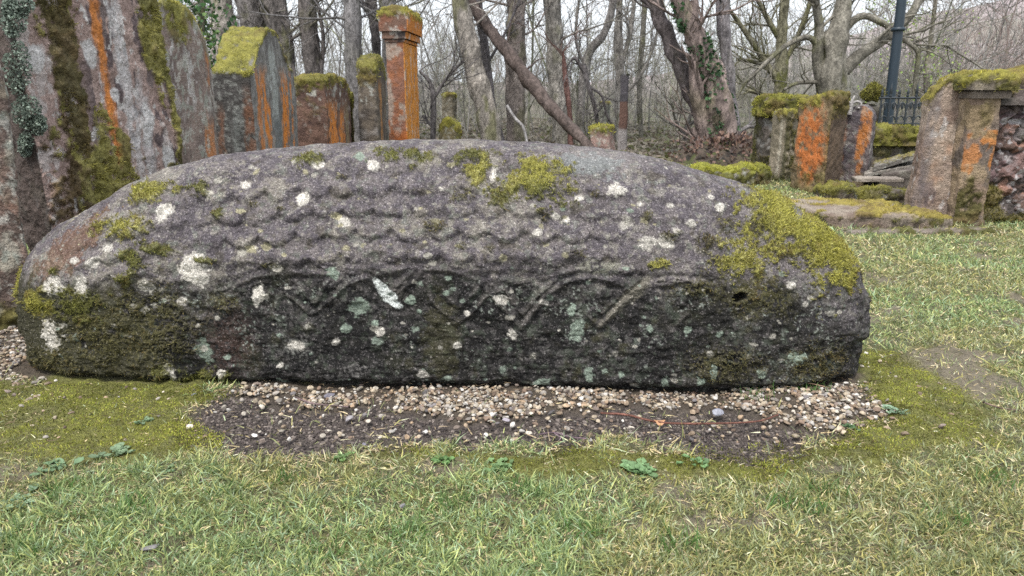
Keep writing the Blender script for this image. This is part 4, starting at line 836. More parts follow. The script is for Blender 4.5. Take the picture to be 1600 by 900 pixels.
GCOL = np.array([(.46, .38, .28), (.36, .27, .19), (.56, .50, .42), (.24, .17, .125), (.36, .32, .28), (.24, .19, .16), (.64, .60, .55), (.46, .33, .22), (.20, .18, .18)])
n = 90000; Pg_ = np.stack([rs.uniform(-1.9, 1.3, n), rs.uniform(1.40, 2.7, n), np.zeros(n)], 1)
s_, g_, m_, b_ = zones(Pg_); inst = ((np.abs(Pg_[:, 0] - XC) / XA) ** 5 + (np.abs(Pg_[:, 1] - YF - D0 + .022 * Pg_[:, 0]) / (D0 * .97)) ** 5) < .9
pr = np.maximum(g_ * 1.6, .09 * s_ + .03 * m_) * np.where(Pg_[:, 1] > 2.0, .35, 1)
k = (rs.rand(n) < pr * .72 * np.clip(.75 + .6 * fbm(Pg_, .07, 3, 201), .1, 1)) & ~inst; Pg_ = Pg_[k]; n = len(Pg_); print("pebbles", n)
Pg_[:, 2] = terrain(Pg_) + (rs.rand(n) * .009 - .003) * g_[k]
sz = .0050 + .0115 * rs.rand(n) ** 1.8; C_g = GCOL[rs.choice(9, n, p=[.2, .14, .16, .12, .1, .08, .08, .08, .04])] * (.5 + .6 * rs.rand(n)[:, None]) * .85
gv = pebbles("gravel", Pg_, sz, C_g); tag(gv, "loose cream and brown gravel chips along the foot of the hogback stone", "gravel", kind="stuff")
# crumbs of dark soil
n = 60000; Pc = np.stack([rs.uniform(-1.0, 1.0, n), rs.uniform(1.28, 1.75, n), np.zeros(n)], 1); s_, g_, m_, b_ = zones(Pc); k = rs.rand(n) < s_ * (1 - .7 * g_); Pc = Pc[k]; n = len(Pc); Pc[:, 2] = terrain(Pc) - .012
Cs = np.array([(.055, .043, .040), (.085, .068, .06), (.035, .028, .027), (.15, .125, .11)])[rs.randint(0, 4, n)] * (.7 + .6 * rs.rand(n)[:, None])
o = pebbles("soil_crumbs", Pc, .0025 + .0085 * rs.rand(n) ** 2.5, Cs, detail=False); tag(o, "dark damp soil crumbs in the bare strip before the gravel", "soil", kind="stuff")

# grass
n = 1250000; Yg_ = .80 * (9.5 / .80) ** (rs.rand(n) ** 1.25); Xg = (rs.rand(n) * 2 - 1) * (.76 * Yg_ + .35); Pq = np.stack([Xg, Yg_, np.zeros(n)], 1)
s_, g_, m_, b_ = zones(Pq)
ins2 = ((np.abs(Pq[:, 0] - XC) / XA) ** 5 + (np.abs(Pq[:, 1] - YF - D0 + .022 * Pq[:, 0]) / (D0 * .97)) ** 5) < 1.0
hidden = (Pq[:, 1] > 2.35) & (np.abs(Pq[:, 0] + .15) < .30 * Pq[:, 1])   # thinner where the stone stands in front
clump = fbm(Pq, .035, 3, 150); cl2 = fbm(Pq, .35, 3, 151)
p_ = .72 * (1 - s_) * (1 - g_) * (1 - .90 * m_) * (1 - .80 * b_) * (.45 + .9 * sstep(-.6, .5, clump)) + .006 * s_ * (1 - g_) + .004
p_ = p_ * np.where(hidden, .12, 1) * np.where(Pq[:, 1] > 7.5, sstep(9, 7.5, Pq[:, 1]), 1)
k = (rs.rand(n) < p_) & ~ins2; Pq = Pq[k]; n = len(Pq); clump, cl2, mk, bk_ = clump[k], cl2[k], m_[k], b_[k]; print("grass", n)
Pq[:, 2] = terrain(Pq) - .003; Yq = Pq[:, 1]; lod = np.clip(Yq / 1.6, 1, 4)
straw = rs.rand(n) < (.48 + .07 * (cl2 < -.1) + .15 * bk_ + .2 * mk)
GC = np.array([(.20, .255, .11), (.16, .215, .09), (.27, .32, .14), (.25, .33, .20), (.095, .14, .055), (.32, .345, .13)]); SC = np.array([(.58, .49, .28), (.48, .39, .22), (.50, .40, .25), (.64, .58, .38), (.32, .25, .16)])
Cq = 1.42 * np.where(straw[:, None], SC[rs.randint(0, 5, n)], GC[rs.randint(0, 6, n)]) * (.55 + .75 * rs.rand(n)[:, None])
Cq = np.where(straw[:, None], Cq, Cq * (1 + .12 * cl2[:, None]) * np.where(Yq > 3, 1.0, 1)[:, None]); Cq[:, 0] *= 1 + .18 * sstep(.4, -.4, cl2) * ~straw
hgt = np.where(straw, .010 + .018 * rs.rand(n), (.012 + .022 * rs.rand(n) ** 1.5) * (1 + .5 * sstep(.2, .9, clump))) * (.8 + .2 * lod) * (1 - .35 * mk)
lean_ = rs.randn(n, 3) * [1, 1, 0]; D = unit(np.where(straw[:, None], lean_ * 1.3 + [0, 0, .35], lean_ * .62 + [0, 0, 1.0])); 
bend = rs.randn(n, 3) * .35 + np.array([0, 0, -.25]) + lean_ * .25
Vt, Ft, Ct = blades(Pq, D, hgt, (.0014 + .0012 * rs.rand(n)) * lod, bend, Cq)
o = build("grass", Vt, Ft, M_grass, None, Ct, smooth=False); tag(o, "short patchy turf mixed with straw coloured dead blades", "grass", kind="stuff")
# needles and stalk bits lying on the soil, the gravel and the moss
n = 9000; Pl = np.stack([rs.uniform(-1.6, 1.5, n), rs.uniform(1.28, 2.0, n), np.zeros(n)], 1); s_, g_, m_, b_ = zones(Pl); k = rs.rand(n) < (.10 * s_ + .35 * g_ + .22 * m_); Pl = Pl[k]; n = len(Pl); Pl[:, 2] = terrain(Pl) + .002 + .010 * g_[k]
Vt, Ft, Ct = blades(Pl, unit(rs.randn(n, 3) * [1, 1, .12]), .006 + .022 * rs.rand(n) ** 2, .0009 + .0008 * rs.rand(n), rs.randn(n, 3) * .3, np.array([(.30, .22, .13), (.16, .10, .07), (.42, .34, .2), (.09, .06, .05)])[rs.randint(0, 4, n)])
o = build("plant_debris", Vt, Ft, M_grass, None, Ct, smooth=False); tag(o, "thin dead stalks and needles littering gravel, soil and moss", "plant debris", kind="stuff")
# longer darker tufts
tc_ = [gnd(x, y) for x, y in ((1265, 800), (1215, 795), (700, 790), (360, 770), (200, 800), (900, 830), (440, 745), (1290, 770), (500, 860), (1060, 860), (1480, 820), (90, 770), (1180, 620), (1265, 610), (1560, 760), (640, 830), (820, 770), (30, 860))]
Pt = np.concatenate([c_ + rs.randn(55, 3) * [.022, .016, 0] for c_ in tc_]); n = len(Pt); Pt[:, 2] = terrain(Pt) - .003
Dt = unit(rs.randn(n, 3) * [.4, .4, 0] + [0, 0, 1]); Vt, Ft, Ct = blades(Pt, Dt, .022 + .026 * rs.rand(n), .0016 + .001 * rs.rand(n), rs.randn(n, 3) * .35 + [0, 0, -.2], np.array([(.07, .15, .035), (.10, .19, .05), (.13, .22, .07)])[rs.randint(0, 3, n)])
o = build("grass", Vt, Ft, M_grass, None, Ct, smooth=False); tag(o, "slightly longer darker green tufts scattered through the turf", "grass", kind="stuff")
# ground moss
n = 1000000; Pm_ = np.stack([rs.uniform(-1.9, 1.6, n), rs.uniform(1.22, 2.35, n), np.zeros(n)], 1); s_, g_, m_, b_ = zones(Pm_); nz = fbm(Pm_, .045, 4, 160)
ins2 = ((np.abs(Pm_[:, 0] - XC) / XA) ** 5 + (np.abs(Pm_[:, 1] - YF - D0 + .022 * Pm_[:, 0]) / (D0 * .97)) ** 5) < .95
k = (rs.rand(n) < m_ * (.35 + .7 * sstep(-.5, .3, nz)) * .8) & ~ins2; Pm_ = Pm_[k]; nz = nz[k]; n = len(Pm_); print("moss", n)
Pm_[:, 2] = terrain(Pm_) - .001 + m_[k] * fbm(Pm_, .035, 3, 64) * .004
Cm_ = np.array([(.31, .32, .055), (.24, .27, .05), (.38, .38, .08), (.15, .17, .035), (.15, .12, .045)])[rs.randint(0, 5, n)] * (.65 + .5 * rs.rand(n)[:, None]) * (.50 + .85 * sstep(-.6, .5, nz))[:, None] * (1 - .45 * sstep(.1, .6, fbm(Pm_, .11, 3, 165)))[:, None]
Vt, Ft, Ct = blades(Pm_, unit(rs.randn(n, 3) * .6 + [0, 0, 1]), .002 + .0045 * rs.rand(n), .0011 + .0009 * rs.rand(n), rs.randn(n, 3) * .4, Cm_)
o = build("ground_moss", Vt, Ft, M_moss, None, Ct, smooth=False); tag(o, "yellow green moss carpet around both ends of the hogback stone", "moss", kind="stuff")

# ================================================================ WEEDS, TWIGS, LOOSE STONES, LEAF
def rosette(px, py, r, nl, label, colr, seed, spread=1.3):
    r = r * .72; nl = int(nl * 1.5)
    q = np.random.RandomState(seed); c0 = gnd(px, py); c0[2] = .0; Vs, Fs, Cs_, off = [], [], [], 0
    for i in range(nl):
        a = i * 2.4 + q.rand() * .5; L = r * (.5 + .55 * q.rand()); el = .12 + .5 * q.rand() * (1 - i / nl); o0 = np.array([q.randn(), q.randn(), 0]) * r * .35 * spread
        d = np.array([math.cos(a), math.sin(a), 0]); sd_ = np.array([-math.sin(a), math.cos(a), 0]); W_ = L * (.30 + .14 * q.rand())
        t = np.linspace(0, 1, 9); prof = np.sin(np.pi * np.clip(t * .93 + .05, 0, 1) ** 1.25) ** .8; prof[:2] = [.10, .16]
        z = .006 + L * (np.sin(el) * t - .45 * t ** 2 * np.sin(el)) + .001 * i / nl
        mid = o0 + d * (L * t)[:, None]; mid[:, 2] += z
        rows = np.stack([mid + sd_ * (W_ * prof)[:, None] + [0, 0, .0022], mid - [0, 0, .0012], mid - sd_ * (W_ * prof)[:, None] + [0, 0, .0022]], 1)
        rows[:, ::2] += q.randn(9, 2, 3) * .0008; Vs.append(rows.reshape(-1, 3)); Fs.append(grid_faces(9, 3, off)); off += 27
        Cs_.append(np.tile(c3(*colr) * (.7 + .55 * q.rand()), (27, 1)))
    Cs_ = [c__ * .9 for c__ in Cs_]; o = build("rosette_weed", np.concatenate(Vs), Fs, M_leaf, None, np.concatenate(Cs_), loc=tuple(c0)); tag(o, label, "weed", "flat leafy weeds in the turf"); return o
WD = [(185, 712, .036, 12, "largest pale leaved weed on the left moss, below the hogback's left end", (.22, .31, .18)), (225, 664, .022, 7, "small pale weed in the moss close under the hogback's left part", (.21, .30, .17)),
      (530, 720, .026, 7, "green weed on the soil edge, left of centre, standing by itself", (.20, .32, .12)), (692, 724, .026, 14, "round clump of small green leaves below the middle of the dark soil", (.16, .29, .10)),
      (780, 735, .034, 14, "spreading green weed just right of the round leafy clump", (.18, .29, .12)), (1000, 738, .034, 26, "widest weed patch at the soil's front edge, right of centre", (.20, .33, .15)),
      (1092, 726, .024, 8, "small weed immediately right of the widest weed patch", (.17, .29, .12)), (1395, 645, .034, 12, "bluish green rosette alone in the moss, off the hogback's right end", (.25, .36, .24)),
      (1332, 674, .022, 9, "dark small weed where gravel meets moss at the right", (.09, .16, .07)), (85, 735, .034, 10, "faint weed among the grass near the lower left frame edge", (.20, .31, .17)),
      (20, 790, .036, 10, "grey green weed at the very left edge in the turf", (.22, .32, .20)), (250, 742, .026, 7, "weed half sunk in grass, right of and below the largest pale one", (.20, .30, .16)), (330, 742, .03, 8, "low weed at the grass line under the soil's left tip", (.17, .28, .12))]
for i, (px, py, r, nl, lb_, cc) in enumerate(WD): rosette(px, py, r, nl, lb_, cc, 200 + i)
def twig(pts, r0, r1, label, colr, nm="twig", extra=()):
    g = [gnd(x, y) + [0, 0, z] for x, y, z in pts]; c0 = g[0] * [1, 1, 0]
    pa = [(smoothpath(np.array(g) - c0, 24), np.linspace(r0, r1, 24))]
    for e in extra: ee = [gnd(x, y) + [0, 0, z] - c0 for x, y, z in e]; pa.append((smoothpath(ee, 10), np.linspace(r1 * 1.3, r1 * .6, 10)))
    Vs, Fs = sweep(pa, 7, .25); o = build(nm, Vs, [Fs], M_bark, None, np.tile(c3(*colr), (len(Vs), 1)) * (1 + .3 * fbm(Vs, .02, 2, 9))[:, None], loc=tuple(c0)); tag(o, label, "twig", "twigs lying by the hogback stone"); return o
twig([(938, 653, .012), (980, 657, .013), (1030, 668, .012), (1100, 670, .012), (1180, 668, .014), (1215, 656, .012)],   .0030, .0019, "long reddish twig lying across the soil on the right", (.13, .06, .045))
twig([(842, 682, .005), (865, 680, .006), (890, 686, .005), (917, 688, .004)], .0022, .0012, "short forked purple grey twig on the dark soil, left of the long reddish one", (.17, .12, .14), extra=[[(866, 681, .006), (876, 688, .006), (872, 692, .004)]])
twig([(462, 628, .012), (490, 638, .012), (530, 641, .010), (545, 641, .008)], .0024, .0014, "dark curved twig on the gravel left of centre", (.12, .085, .085))
twig([(1145, 607, .012), (1210, 602, .020), (1265, 610, .018), (1300, 612, .008)], .0022, .0012, "thin brown twig along the foot of the hogback at its right end", (.20, .13, .09))
twig([(1535, 632, .006), (1560, 642, .008), (1592, 645, .006)], .0022, .0014, "thin dark twig in the turf near the right edge", (.13, .09, .075))
# fallen leaf
lf = gnd(1030, 667) + [0, 0, .012]; t = np.linspace(0, 2 * np.pi, 14, endpoint=False); rim = np.stack([.0125 * np.cos(t) * (1 + .2 * np.sin(3 * t)), .011 * np.sin(t), .004 * np.cos(2 * t)], 1)
o = build("fallen_leaf", np.vstack([[0, 0, .003], rim]), [np.array([[0, i + 1, (i + 1) % 14 + 1] for i in range(14)])], M_leaf, None, np.tile(c3(.55, .30, .16), (15, 1)), loc=tuple(lf)); tag(o, "small curled orange brown leaf resting on the long reddish twig", "leaf")
LST = [(305, 619, .030, (.24, .26, .30), "flat blue grey chip on the moss beneath the hogback's left part"), (515, 620, .026, (.17, .16, .19), "dark slate lump in the gravel, left of centre"), (545, 657, .026, (.28, .26, .27), "flat grey chip on the soil below the dark curved twig"),
       (570, 698, .022, (.20, .19, .23), "bluish lump at the front edge of the soil, left of centre"), (665, 677, .020, (.58, .55, .52), "whitish pebble alone on the dark soil below mid stone"), (1122, 647, .028, (.26, .26, .30), "largest grey stone in the gravel at the right"),
       (398, 682, .014, (.66, .63, .60), "tiny white pebble alone on the soil at left"), (790, 658, .019, (.30, .27, .30), "round grey violet pebble at the gravel's front edge"), (826, 678, .016, (.50, .45, .38), "round cream pebble beside the short forked twig"),
       (630, 792, .014, (.2, .19, .2), "grey chip sunk in the turf near the bottom centre left"), (235, 858, .022, (.16, .15, .15), "flat grey stone in the turf at bottom left"), (318, 752, .026, (.16, .12, .12), "dark brown clod in the turf under the soil's left tip"), (800, 690, .013, (.45, .40, .35), "small buff pebble on the soil near the middle")]
for px, py, sz_, cc, lb_ in LST:
    c0 = gnd(px, py) ; o = pebbles("loose_stone", np.array([[0, 0, .002]]), np.array([sz_]), np.array([cc]), squash=(.4, .5)); o.location = tuple(c0); tag(o, lb_, "stone", "single loose stones on the ground")

# ================================================================ TREES
def rot_rand(d, ang, q):
    r = unit(q.randn(3)); r = unit(r - d * (r @ d)); return unit(d * math.cos(ang) + r * math.sin(ang))
def branch(paths, p, d, L, r, depth, q, up=.15, kids=(3, 6), minr=.003):
    n = 7; pts = [p]; dd = d.copy()
    for i in range(n - 1):
        dd = unit(dd + q.randn(3) * .16 + [0, 0, up * .3]); pts.append(pts[-1] + dd * L / (n - 1))
    pts = np.array(pts); paths.append((pts, np.linspace(r, r * .35, n)))
    if depth <= 0: return
    for k in range(q.randint(*kids)):
        i = q.randint(1, n - 1); dk = rot_rand(unit(pts[i + 1] - pts[i]), .5 + .6 * q.rand(), q); branch(paths, pts[i], dk, L * (.35 + .3 * q.rand()), max(r * .45, minr), depth - 1, q, up, kids, minr)
def bark_col(V, base, q, moss=.0, mossh=.8, blot=.3):
    c = np.tile(c3(*base), (len(V), 1)); c = mixc(c, c3(*base) * 1.7 + .02, sstep(.1, .6, fbm(V, (.12, .12, .25), 4, 170)) * blot * 1.6); c = mixc(c, c3(*base) * .45, sstep(.2, .6, fbm(V, (.05, .05, .3), 4, 171)) * .7)
    c = mixc(c, c3(*base) * 1.9 + .04, sstep(.25, .6, fbm(V, (.04, .04, .05), 4, 173)) * blot); c = mixc(c, c3(*base) * .35, sstep(.35, .7, fbm(V, (.035, .035, .09), 3, 174)) * .7)
    if moss: c = mixc(c, (.11, .115, .035), sstep(.1, .5, fbm(V, (.12, .12, .3), 4, 172) + .3 * sstep(mossh, 0, V[:, 2])) * moss)
    return c
def tree(label, Y, trunk, base=(.17, .15, .135), limbs=(), seed=0, moss=.5, nbr=9, ext=3.2, group="bare trees behind the gravestones", blot=.3, crown_len=1.0, low=1.3, ivy=0, leaves=0, name="bare_tree", dY=0.0, brdepth=2):
    """trunk / limbs: rows (px, py, width px) from foot to top of frame, at depth Y"""
    q = np.random.RandomState(seed + 500)
    def world(rows, y0=Y, dy=0):
        out = []
        for i, row in enumerate(rows):
            px, py, w = row[:3]; yy_ = y0 + (row[3] if len(row) > 3 else dy * i / max(len(rows) - 1, 1)); p = at(px, py, yy_); out.append([*p, w / 2 / F * yy_ * 1.0])
        return np.array(out)
    t = world(trunk); foot = t[0].copy(); d = t[0, :3] - t[1, :3]
    gz = -.15
    if foot[2] > gz: 
        k = (foot[2] - gz); f2 = foot.copy(); f2[:3] += unit(d * [.5, .5, 1]) * k / max(abs(unit(d * [.5, .5, 1])[2]), .3); f2[3] *= 1.35; t = np.vstack([f2, t])
    top = t[-1]; dt = unit(t[-1, :3] - t[-2, :3]); dt = unit(dt * [.6, .6, 1])
    e1 = top.copy(); e1[:3] += dt * ext * .5; e1[3] *= .8; e2 = e1.copy(); e2[:3] += unit(dt + [.05, .02, .2]) * ext * .5; e2[3] = max(e2[3] * .45, .01)
    if ext: t = np.vstack([t, e1, e2])
    o0 = np.array([t[0, 0], t[0, 1], 0]); r_ = empty(name, tuple(o0)); tag(r_, label, "tree", group)
    NT = 170; tp = smoothpath(t, NT); tp[:, :3] -= o0; tp[:, 3] *= 1 + .05 * np.sin(np.arange(NT) * .3 + seed)
    Vs, Fs = sweep([(tp[:, :3], tp[:, 3])], 30, .22, seed); Fs = [Fs]
    build("trunk", Vs, Fs, M_bark, r_, bark_col(Vs + o0, base, q, moss, blot=blot))
    paths = []; hv = []
    for li, lm in enumerate(limbs):
        l = world(lm); l[:, :3] -= o0; lp_ = smoothpath(l, 26); paths.append((lp_[:, :3], np.maximum(lp_[:, 3], .004))); hv.append(lp_)
        for k in range(6):
            i = q.randint(6, 25); dk = rot_rand(unit(lp_[min(i + 1, 25), :3] - lp_[i - 1, :3]), .5 + .5 * q.rand(), q); branch(paths, lp_[i, :3], dk, .35 + .5 * q.rand(), max(lp_[i, 3] * .4, .004), 1, q)
    for k in range(nbr):
        z = low + (tp[-1, 2] - low) * q.rand() ** 1.2; i = int(np.argmin(np.abs(tp[:, 2] - z))); i = min(max(i, 1), NT - 2)
        a = q.rand() * 2 * np.pi; dk = unit(np.array([math.cos(a), math.sin(a) * .8, .15 + .7 * q.rand()])); branch(paths, tp[i, :3], dk, (.8 + .9 * q.rand()) * crown_len, max(tp[i, 3] * .16, .006), brdepth, q)
    Vs, Fs = sweep(paths, 5); crown = build("crown", Vs, [Fs], M_bark, r_, bark_col(Vs + o0, c3(*base) * .9, q, moss * .8, blot=blot))
    if ivy:
        zs_ = tp[:, 2]; k = q.randint(8, 120, ivy); a = q.rand(ivy) * 2 * np.pi; ctr = tp[k, :3] + (tp[np.minimum(k + 1, NT - 1), :3] - tp[k, :3]) * q.rand(ivy)[:, None]
        nn = np.stack([np.cos(a), np.sin(a), 0 * a], 1); Pi = ctr + nn * (tp[k, 3] * 1.08)[:, None]; keep = fbm(Pi + o0, (.18, .18, .35), 3, 180 + seed) > .05; Pi, nn = Pi[keep], nn[keep]; m = len(Pi)
        Vt, Ft, Ct = blades(Pi, unit(nn + rs.randn(m, 3) * .7), .03 + .03 * rs.rand(m), .03 + .02 * rs.rand(m), rs.randn(m, 3) * .3, np.array([(.045, .10, .04), (.07, .15, .06), (.03, .06, .03), (.12, .2, .1)])[rs.randint(0, 4, m)])
        v = build("ivy", Vt, Ft, M_leaf, r_, Ct, smooth=False); v['kind'] = 'stuff'
    if leaves:
        allp = np.concatenate([pt for pt, rd in paths if rd[0] < .02]); k = q.randint(0, len(allp), leaves); Pi = allp[k] + rs.randn(leaves, 3) * .04
        Vt, Ft, Ct = blades(Pi, unit(rs.randn(leaves, 3)), .02 + .02 * rs.rand(leaves), .02 + .012 * rs.rand(leaves), rs.randn(leaves, 3) * .3, np.array([(.30, .42, .10), (.24, .36, .08), (.38, .46, .14)])[rs.randint(0, 3, leaves)])
        v = build("spring_leaves", Vt, Ft, M_leaf, crown, Ct, smooth=False); v['kind'] = 'stuff'
    return r_
PG, DG, BR = (.24, .215, .19), (.095, .085, .085), (.13, .105, .09)
tree("stout pale grey trunk behind the pink slab, at the left", 10.0, [(352, 240, 42), (352, 80, 36), (345, 0, 30)], PG, seed=1, moss=.5)
tree("grey trunk rising behind the shouldered stone's left side", 11.0, [(412, 240, 36), (402, 60, 34), (388, 0, 34)], (.16, .145, .14), seed=2)
tree("grey trunk leaning right behind the shouldered stone's peak", 10.5, [(455, 240, 30), (445, 100, 30), (425, 0, 36)], (.17, .15, .14), seed=3)
tree("straight dark trunk above the low dark red gravestone", 10.5, [(492, 240, 26), (488, 110, 25), (478, 0, 24)], (.12, .105, .10), seed=4, moss=.2, limbs=[[(500, 130, 8), (505, 60, 6), (495, 0, 5)]])
tree("clean mid grey trunk just left of the slim domed stone", 9.5, [(556, 240, 22), (553, 110, 23), (549, 0, 24)], (.16, .15, .15), seed=5, moss=.1)
tree("black forked tree between the clean grey trunk and the orange pillar", 12.0, [(592, 240, 13), (588, 80, 13), (583, 25, 14)], DG, seed=6, moss=0, limbs=[[(583, 30, 12), (570, 10, 9), (556, -10, 8)], [(584, 30, 9), (598, 10, 8), (615, -20, 7)]], ext=2)
tree("grey trunk mostly hidden behind the orange pillar", 11.5, [(612, 240, 24), (610, 80, 24), (606, 0, 24)], (.17, .16, .155), seed=7)
tree("pale mossy trunk leaning left, first one right of the orange pillar", 9.8, [(772, 236, 34), (752, 150, 31), (735, 75, 27), (718, 0, 25)], PG, seed=8, moss=.6, blot=.4)
tree("thin dark trunk hugging the right side of the pale leaning one", 10.2, [(783, 236, 20), (768, 160, 14), (757, 70, 12), (746, 0, 13)], (.105, .095, .10), seed=9, moss=.1, limbs=[[(762, 100, 5), (790, 50, 4), (812, 0, 4)]])
tree("trunk with a bare pinkish patch, crossed by the fallen trunk", 10.4, [(806, 236, 30), (804, 150, 27), (805, 70, 28), (806, 0, 27)], (.20, .17, .155), seed=10, moss=.4)
tree("straight pale trunk in the middle, right of the fallen trunk's crossing", 10.8, [(878, 236, 34), (872, 140, 28), (866, 70, 26), (863, 0, 26)], (.21, .195, .175), seed=11, moss=.3)
tree("thin reddish dead stem beside the straight pale middle trunk", 10.0, [(892, 236, 9), (889, 170, 9), (884, 130, 10), (881, 92, 7)], (.13, .07, .06), seed=12, moss=0, ext=0, nbr=0, limbs=[[(881, 95, 5), (880, 80, 3)]])
tree("slender grey tree curving right, between middle trunk and the tall post", 11.0, [(903, 236, 14), (908, 170, 13), (918, 90, 13), (945, 50, 12), (958, 0, 11)], (.19, .175, .165), seed=13, moss=.2, limbs=[[(914, 105, 6), (900, 60, 5), (905, 0, 4)]])
tree("thin pale tree rising right above the tall dark post", 12.0, [(968, 236, 15), (969, 120, 14), (966, 60, 12), (968, 0, 10)], (.20, .185, .17), seed=14, moss=.3, limbs=[[(970, 110, 8), (985, 50, 7), (992, 0, 6)], [(972, 150, 6), (1000, 120, 5), (1025, 60, 4), (1030, 0, 3)]])
tree("dark slanting trunk leaning left from the root mound", 9.0, [(1128, 238, 34), (1100, 185, 28), (1065, 110, 24), (1040, 50, 22), (1025, 0, 20)], (.125, .105, .105), seed=15, moss=.1, limbs=[[(1034, 30, 8), (1015, 10, 6), (995, -10, 5)], [(1055, 95, 5), (1075, 112, 5), (1088, 105, 4)]], blot=.2)
tree("thickest trunk, pinkish grey with ivy, leaning left from the root mound", 8.7, [(1135, 250, 50), (1127, 190, 44), (1112, 120, 36), (1088, 60, 30), (1062, 0, 26)], (.20, .155, .14), seed=16, moss=.3, ivy=1900, limbs=[[(1112, 240, 32), (1100, 190, 28), (1088, 130, 22), (1086, 60, 15), (1085, 0, 14)], [(1118, 250, 20), (1095, 226, 12), (1082, 200, 7)], [(1150, 240, 26), (1170, 250, 16), (1185, 262, 10)]])
tree("smooth grey upright trunk directly right of the ivy covered one", 8.9, [(1152, 238, 22), (1141, 160, 19), (1134, 70, 18), (1129, 0, 18)], (.165, .15, .155), seed=17, moss=.1, limbs=[[(1144, 215, 7), (1170, 198, 6), (1195, 205, 4)]])
tree("mossy many armed tree above the squat headstone", 10.5, [(1216, 236, 24), (1218, 140, 20), (1222, 60, 16), (1226, 0, 13)], (.16, .15, .10), seed=18, moss=.9, limbs=[[(1217, 130, 12), (1195, 95, 10), (1165, 50, 8), (1140, 15, 6)], [(1218, 60, 10), (1200, 30, 8), (1182, -5, 7)], [(1219, 110, 9), (1245, 60, 8), (1268, 0, 7)], [(1216, 120, 9), (1190, 100, 7), (1150, 92, 5)], [(1216, 170, 8), (1195, 150, 7), (1165, 140, 5)]], nbr=12)
tree("big grey branching tree left of the lamp post", 9.6, [(1300, 236, 46), (1300, 140, 44), (1305, 70, 34), (1318, 0, 22)], (.19, .175, .145), seed=19, moss=.6, nbr=12,
     limbs=[[(1290, 150, 24), (1278, 90, 18), (1280, 40, 14), (1272, -10, 12)], [(1318, 110, 22), (1345, 85, 19), (1375, 65, 17), (1400, 45, 15), (1425, 20, 13), (1440, -10, 12)], [(1278, 70, 12), (1262, 58, 9), (1230, 70, 8), (1195, 100, 7), (1165, 130, 5), (1150, 155, 4)],
            [(1300, 130, 10), (1275, 128, 7), (1245, 130, 6), (1225, 140, 4)], [(1310, 60, 14), (1330, 35, 12), (1350, 25, 11), (1375, 35, 10), (1392, 45, 9), (1412, 62, 8), (1434, 80, 8), (1432, 110, 7), (1427, 150, 6)], [(1434, 80, 5), (1470, 70, 4), (1500, 85, 3), (1540, 110, 3)]])
tree("spindly tree with fresh green leaves, right of the lamp post", 11.5, [(1452, 236, 9), (1448, 120, 8), (1455, 60, 6), (1462, 0, 5)], (.15, .135, .11), seed=20, moss=.3, nbr=26, leaves=1500, low=.5, crown_len=.8, ext=2)
tree("slim mossy stem right of the pale leaning trunk group, in front of the thicket", 13.0, [(1002, 236, 9), (1000, 120, 8), (1008, 0, 7)], (.15, .14, .12), seed=21, nbr=14, low=.4, crown_len=.9)
tree("forked bare sapling left of the root mound", 9.5, [(1066, 250, 9), (1070, 215, 8), (1075, 190, 6), (1090, 160, 4)], (.13, .12, .11), seed=22, ext=0, nbr=5, low=.2, crown_len=.5, limbs=[[(1070, 215, 5), (1055, 185, 4), (1050, 160, 3)], [(1070, 200, 5), (1100, 178, 4), (1125, 172, 3)]])
tree("forked sapling left of the small mossy stones, by the orange pillar", 9.5, [(676, 236, 9), (677, 160, 8), (672, 130, 6), (655, 110, 4)], DG, seed=23, ext=0, nbr=3, moss=0, low=.3, crown_len=.5, limbs=[[(677, 155, 6), (700, 120, 5), (725, 95, 4)], [(677, 200, 5), (660, 180, 4)]])
tree("sapling with crooked dark twigs behind the tilted mossy block", 10.0, [(940, 236, 6), (930, 170, 6), (918, 130, 7), (912, 100, 6)], DG, seed=24, ext=0, nbr=3, moss=0, low=.3, crown_len=.4, limbs=[[(920, 135, 5), (940, 150, 4), (948, 180, 4), (960, 200, 3)], [(915, 118, 5), (900, 92, 6), (892, 94, 4)]])
# evergreen holly mass behind the far left slabs
tree("dark evergreen shrub with glossy leaves between the pink slab and the trees", 8.5, [(300, 240, 12), (310, 120, 10), (316, 0, 8)], (.1, .09, .07), seed=25, nbr=22, low=.3, crown_len=.55, ext=1.0, name="evergreen_shrub", group=None, ivy=0)
r_ = bpy.data.objects[-1] if False else [o for o in bpy.data.objects if o.name.startswith("evergreen_shrub")][0]
m = 2600; Pi = rs.randn(m, 3) * [.20, .35, .75] + [0.08, 0, 1.3]; Pi[:, 2] = np.abs(Pi[:, 2])
Vt, Ft, Ct = blades(Pi, unit(rs.randn(m, 3)), .04 + .03 * rs.rand(m), .03 + .015 * rs.rand(m), rs.randn(m, 3) * .3, np.array([(.04, .10, .03), (.07, .16, .05), (.03, .06, .025), (.16, .26, .08)])[rs.randint(0, 4, m)])
v = build("foliage", Vt, Ft, M_leaf, r_, Ct, smooth=False); v['kind'] = 'stuff'
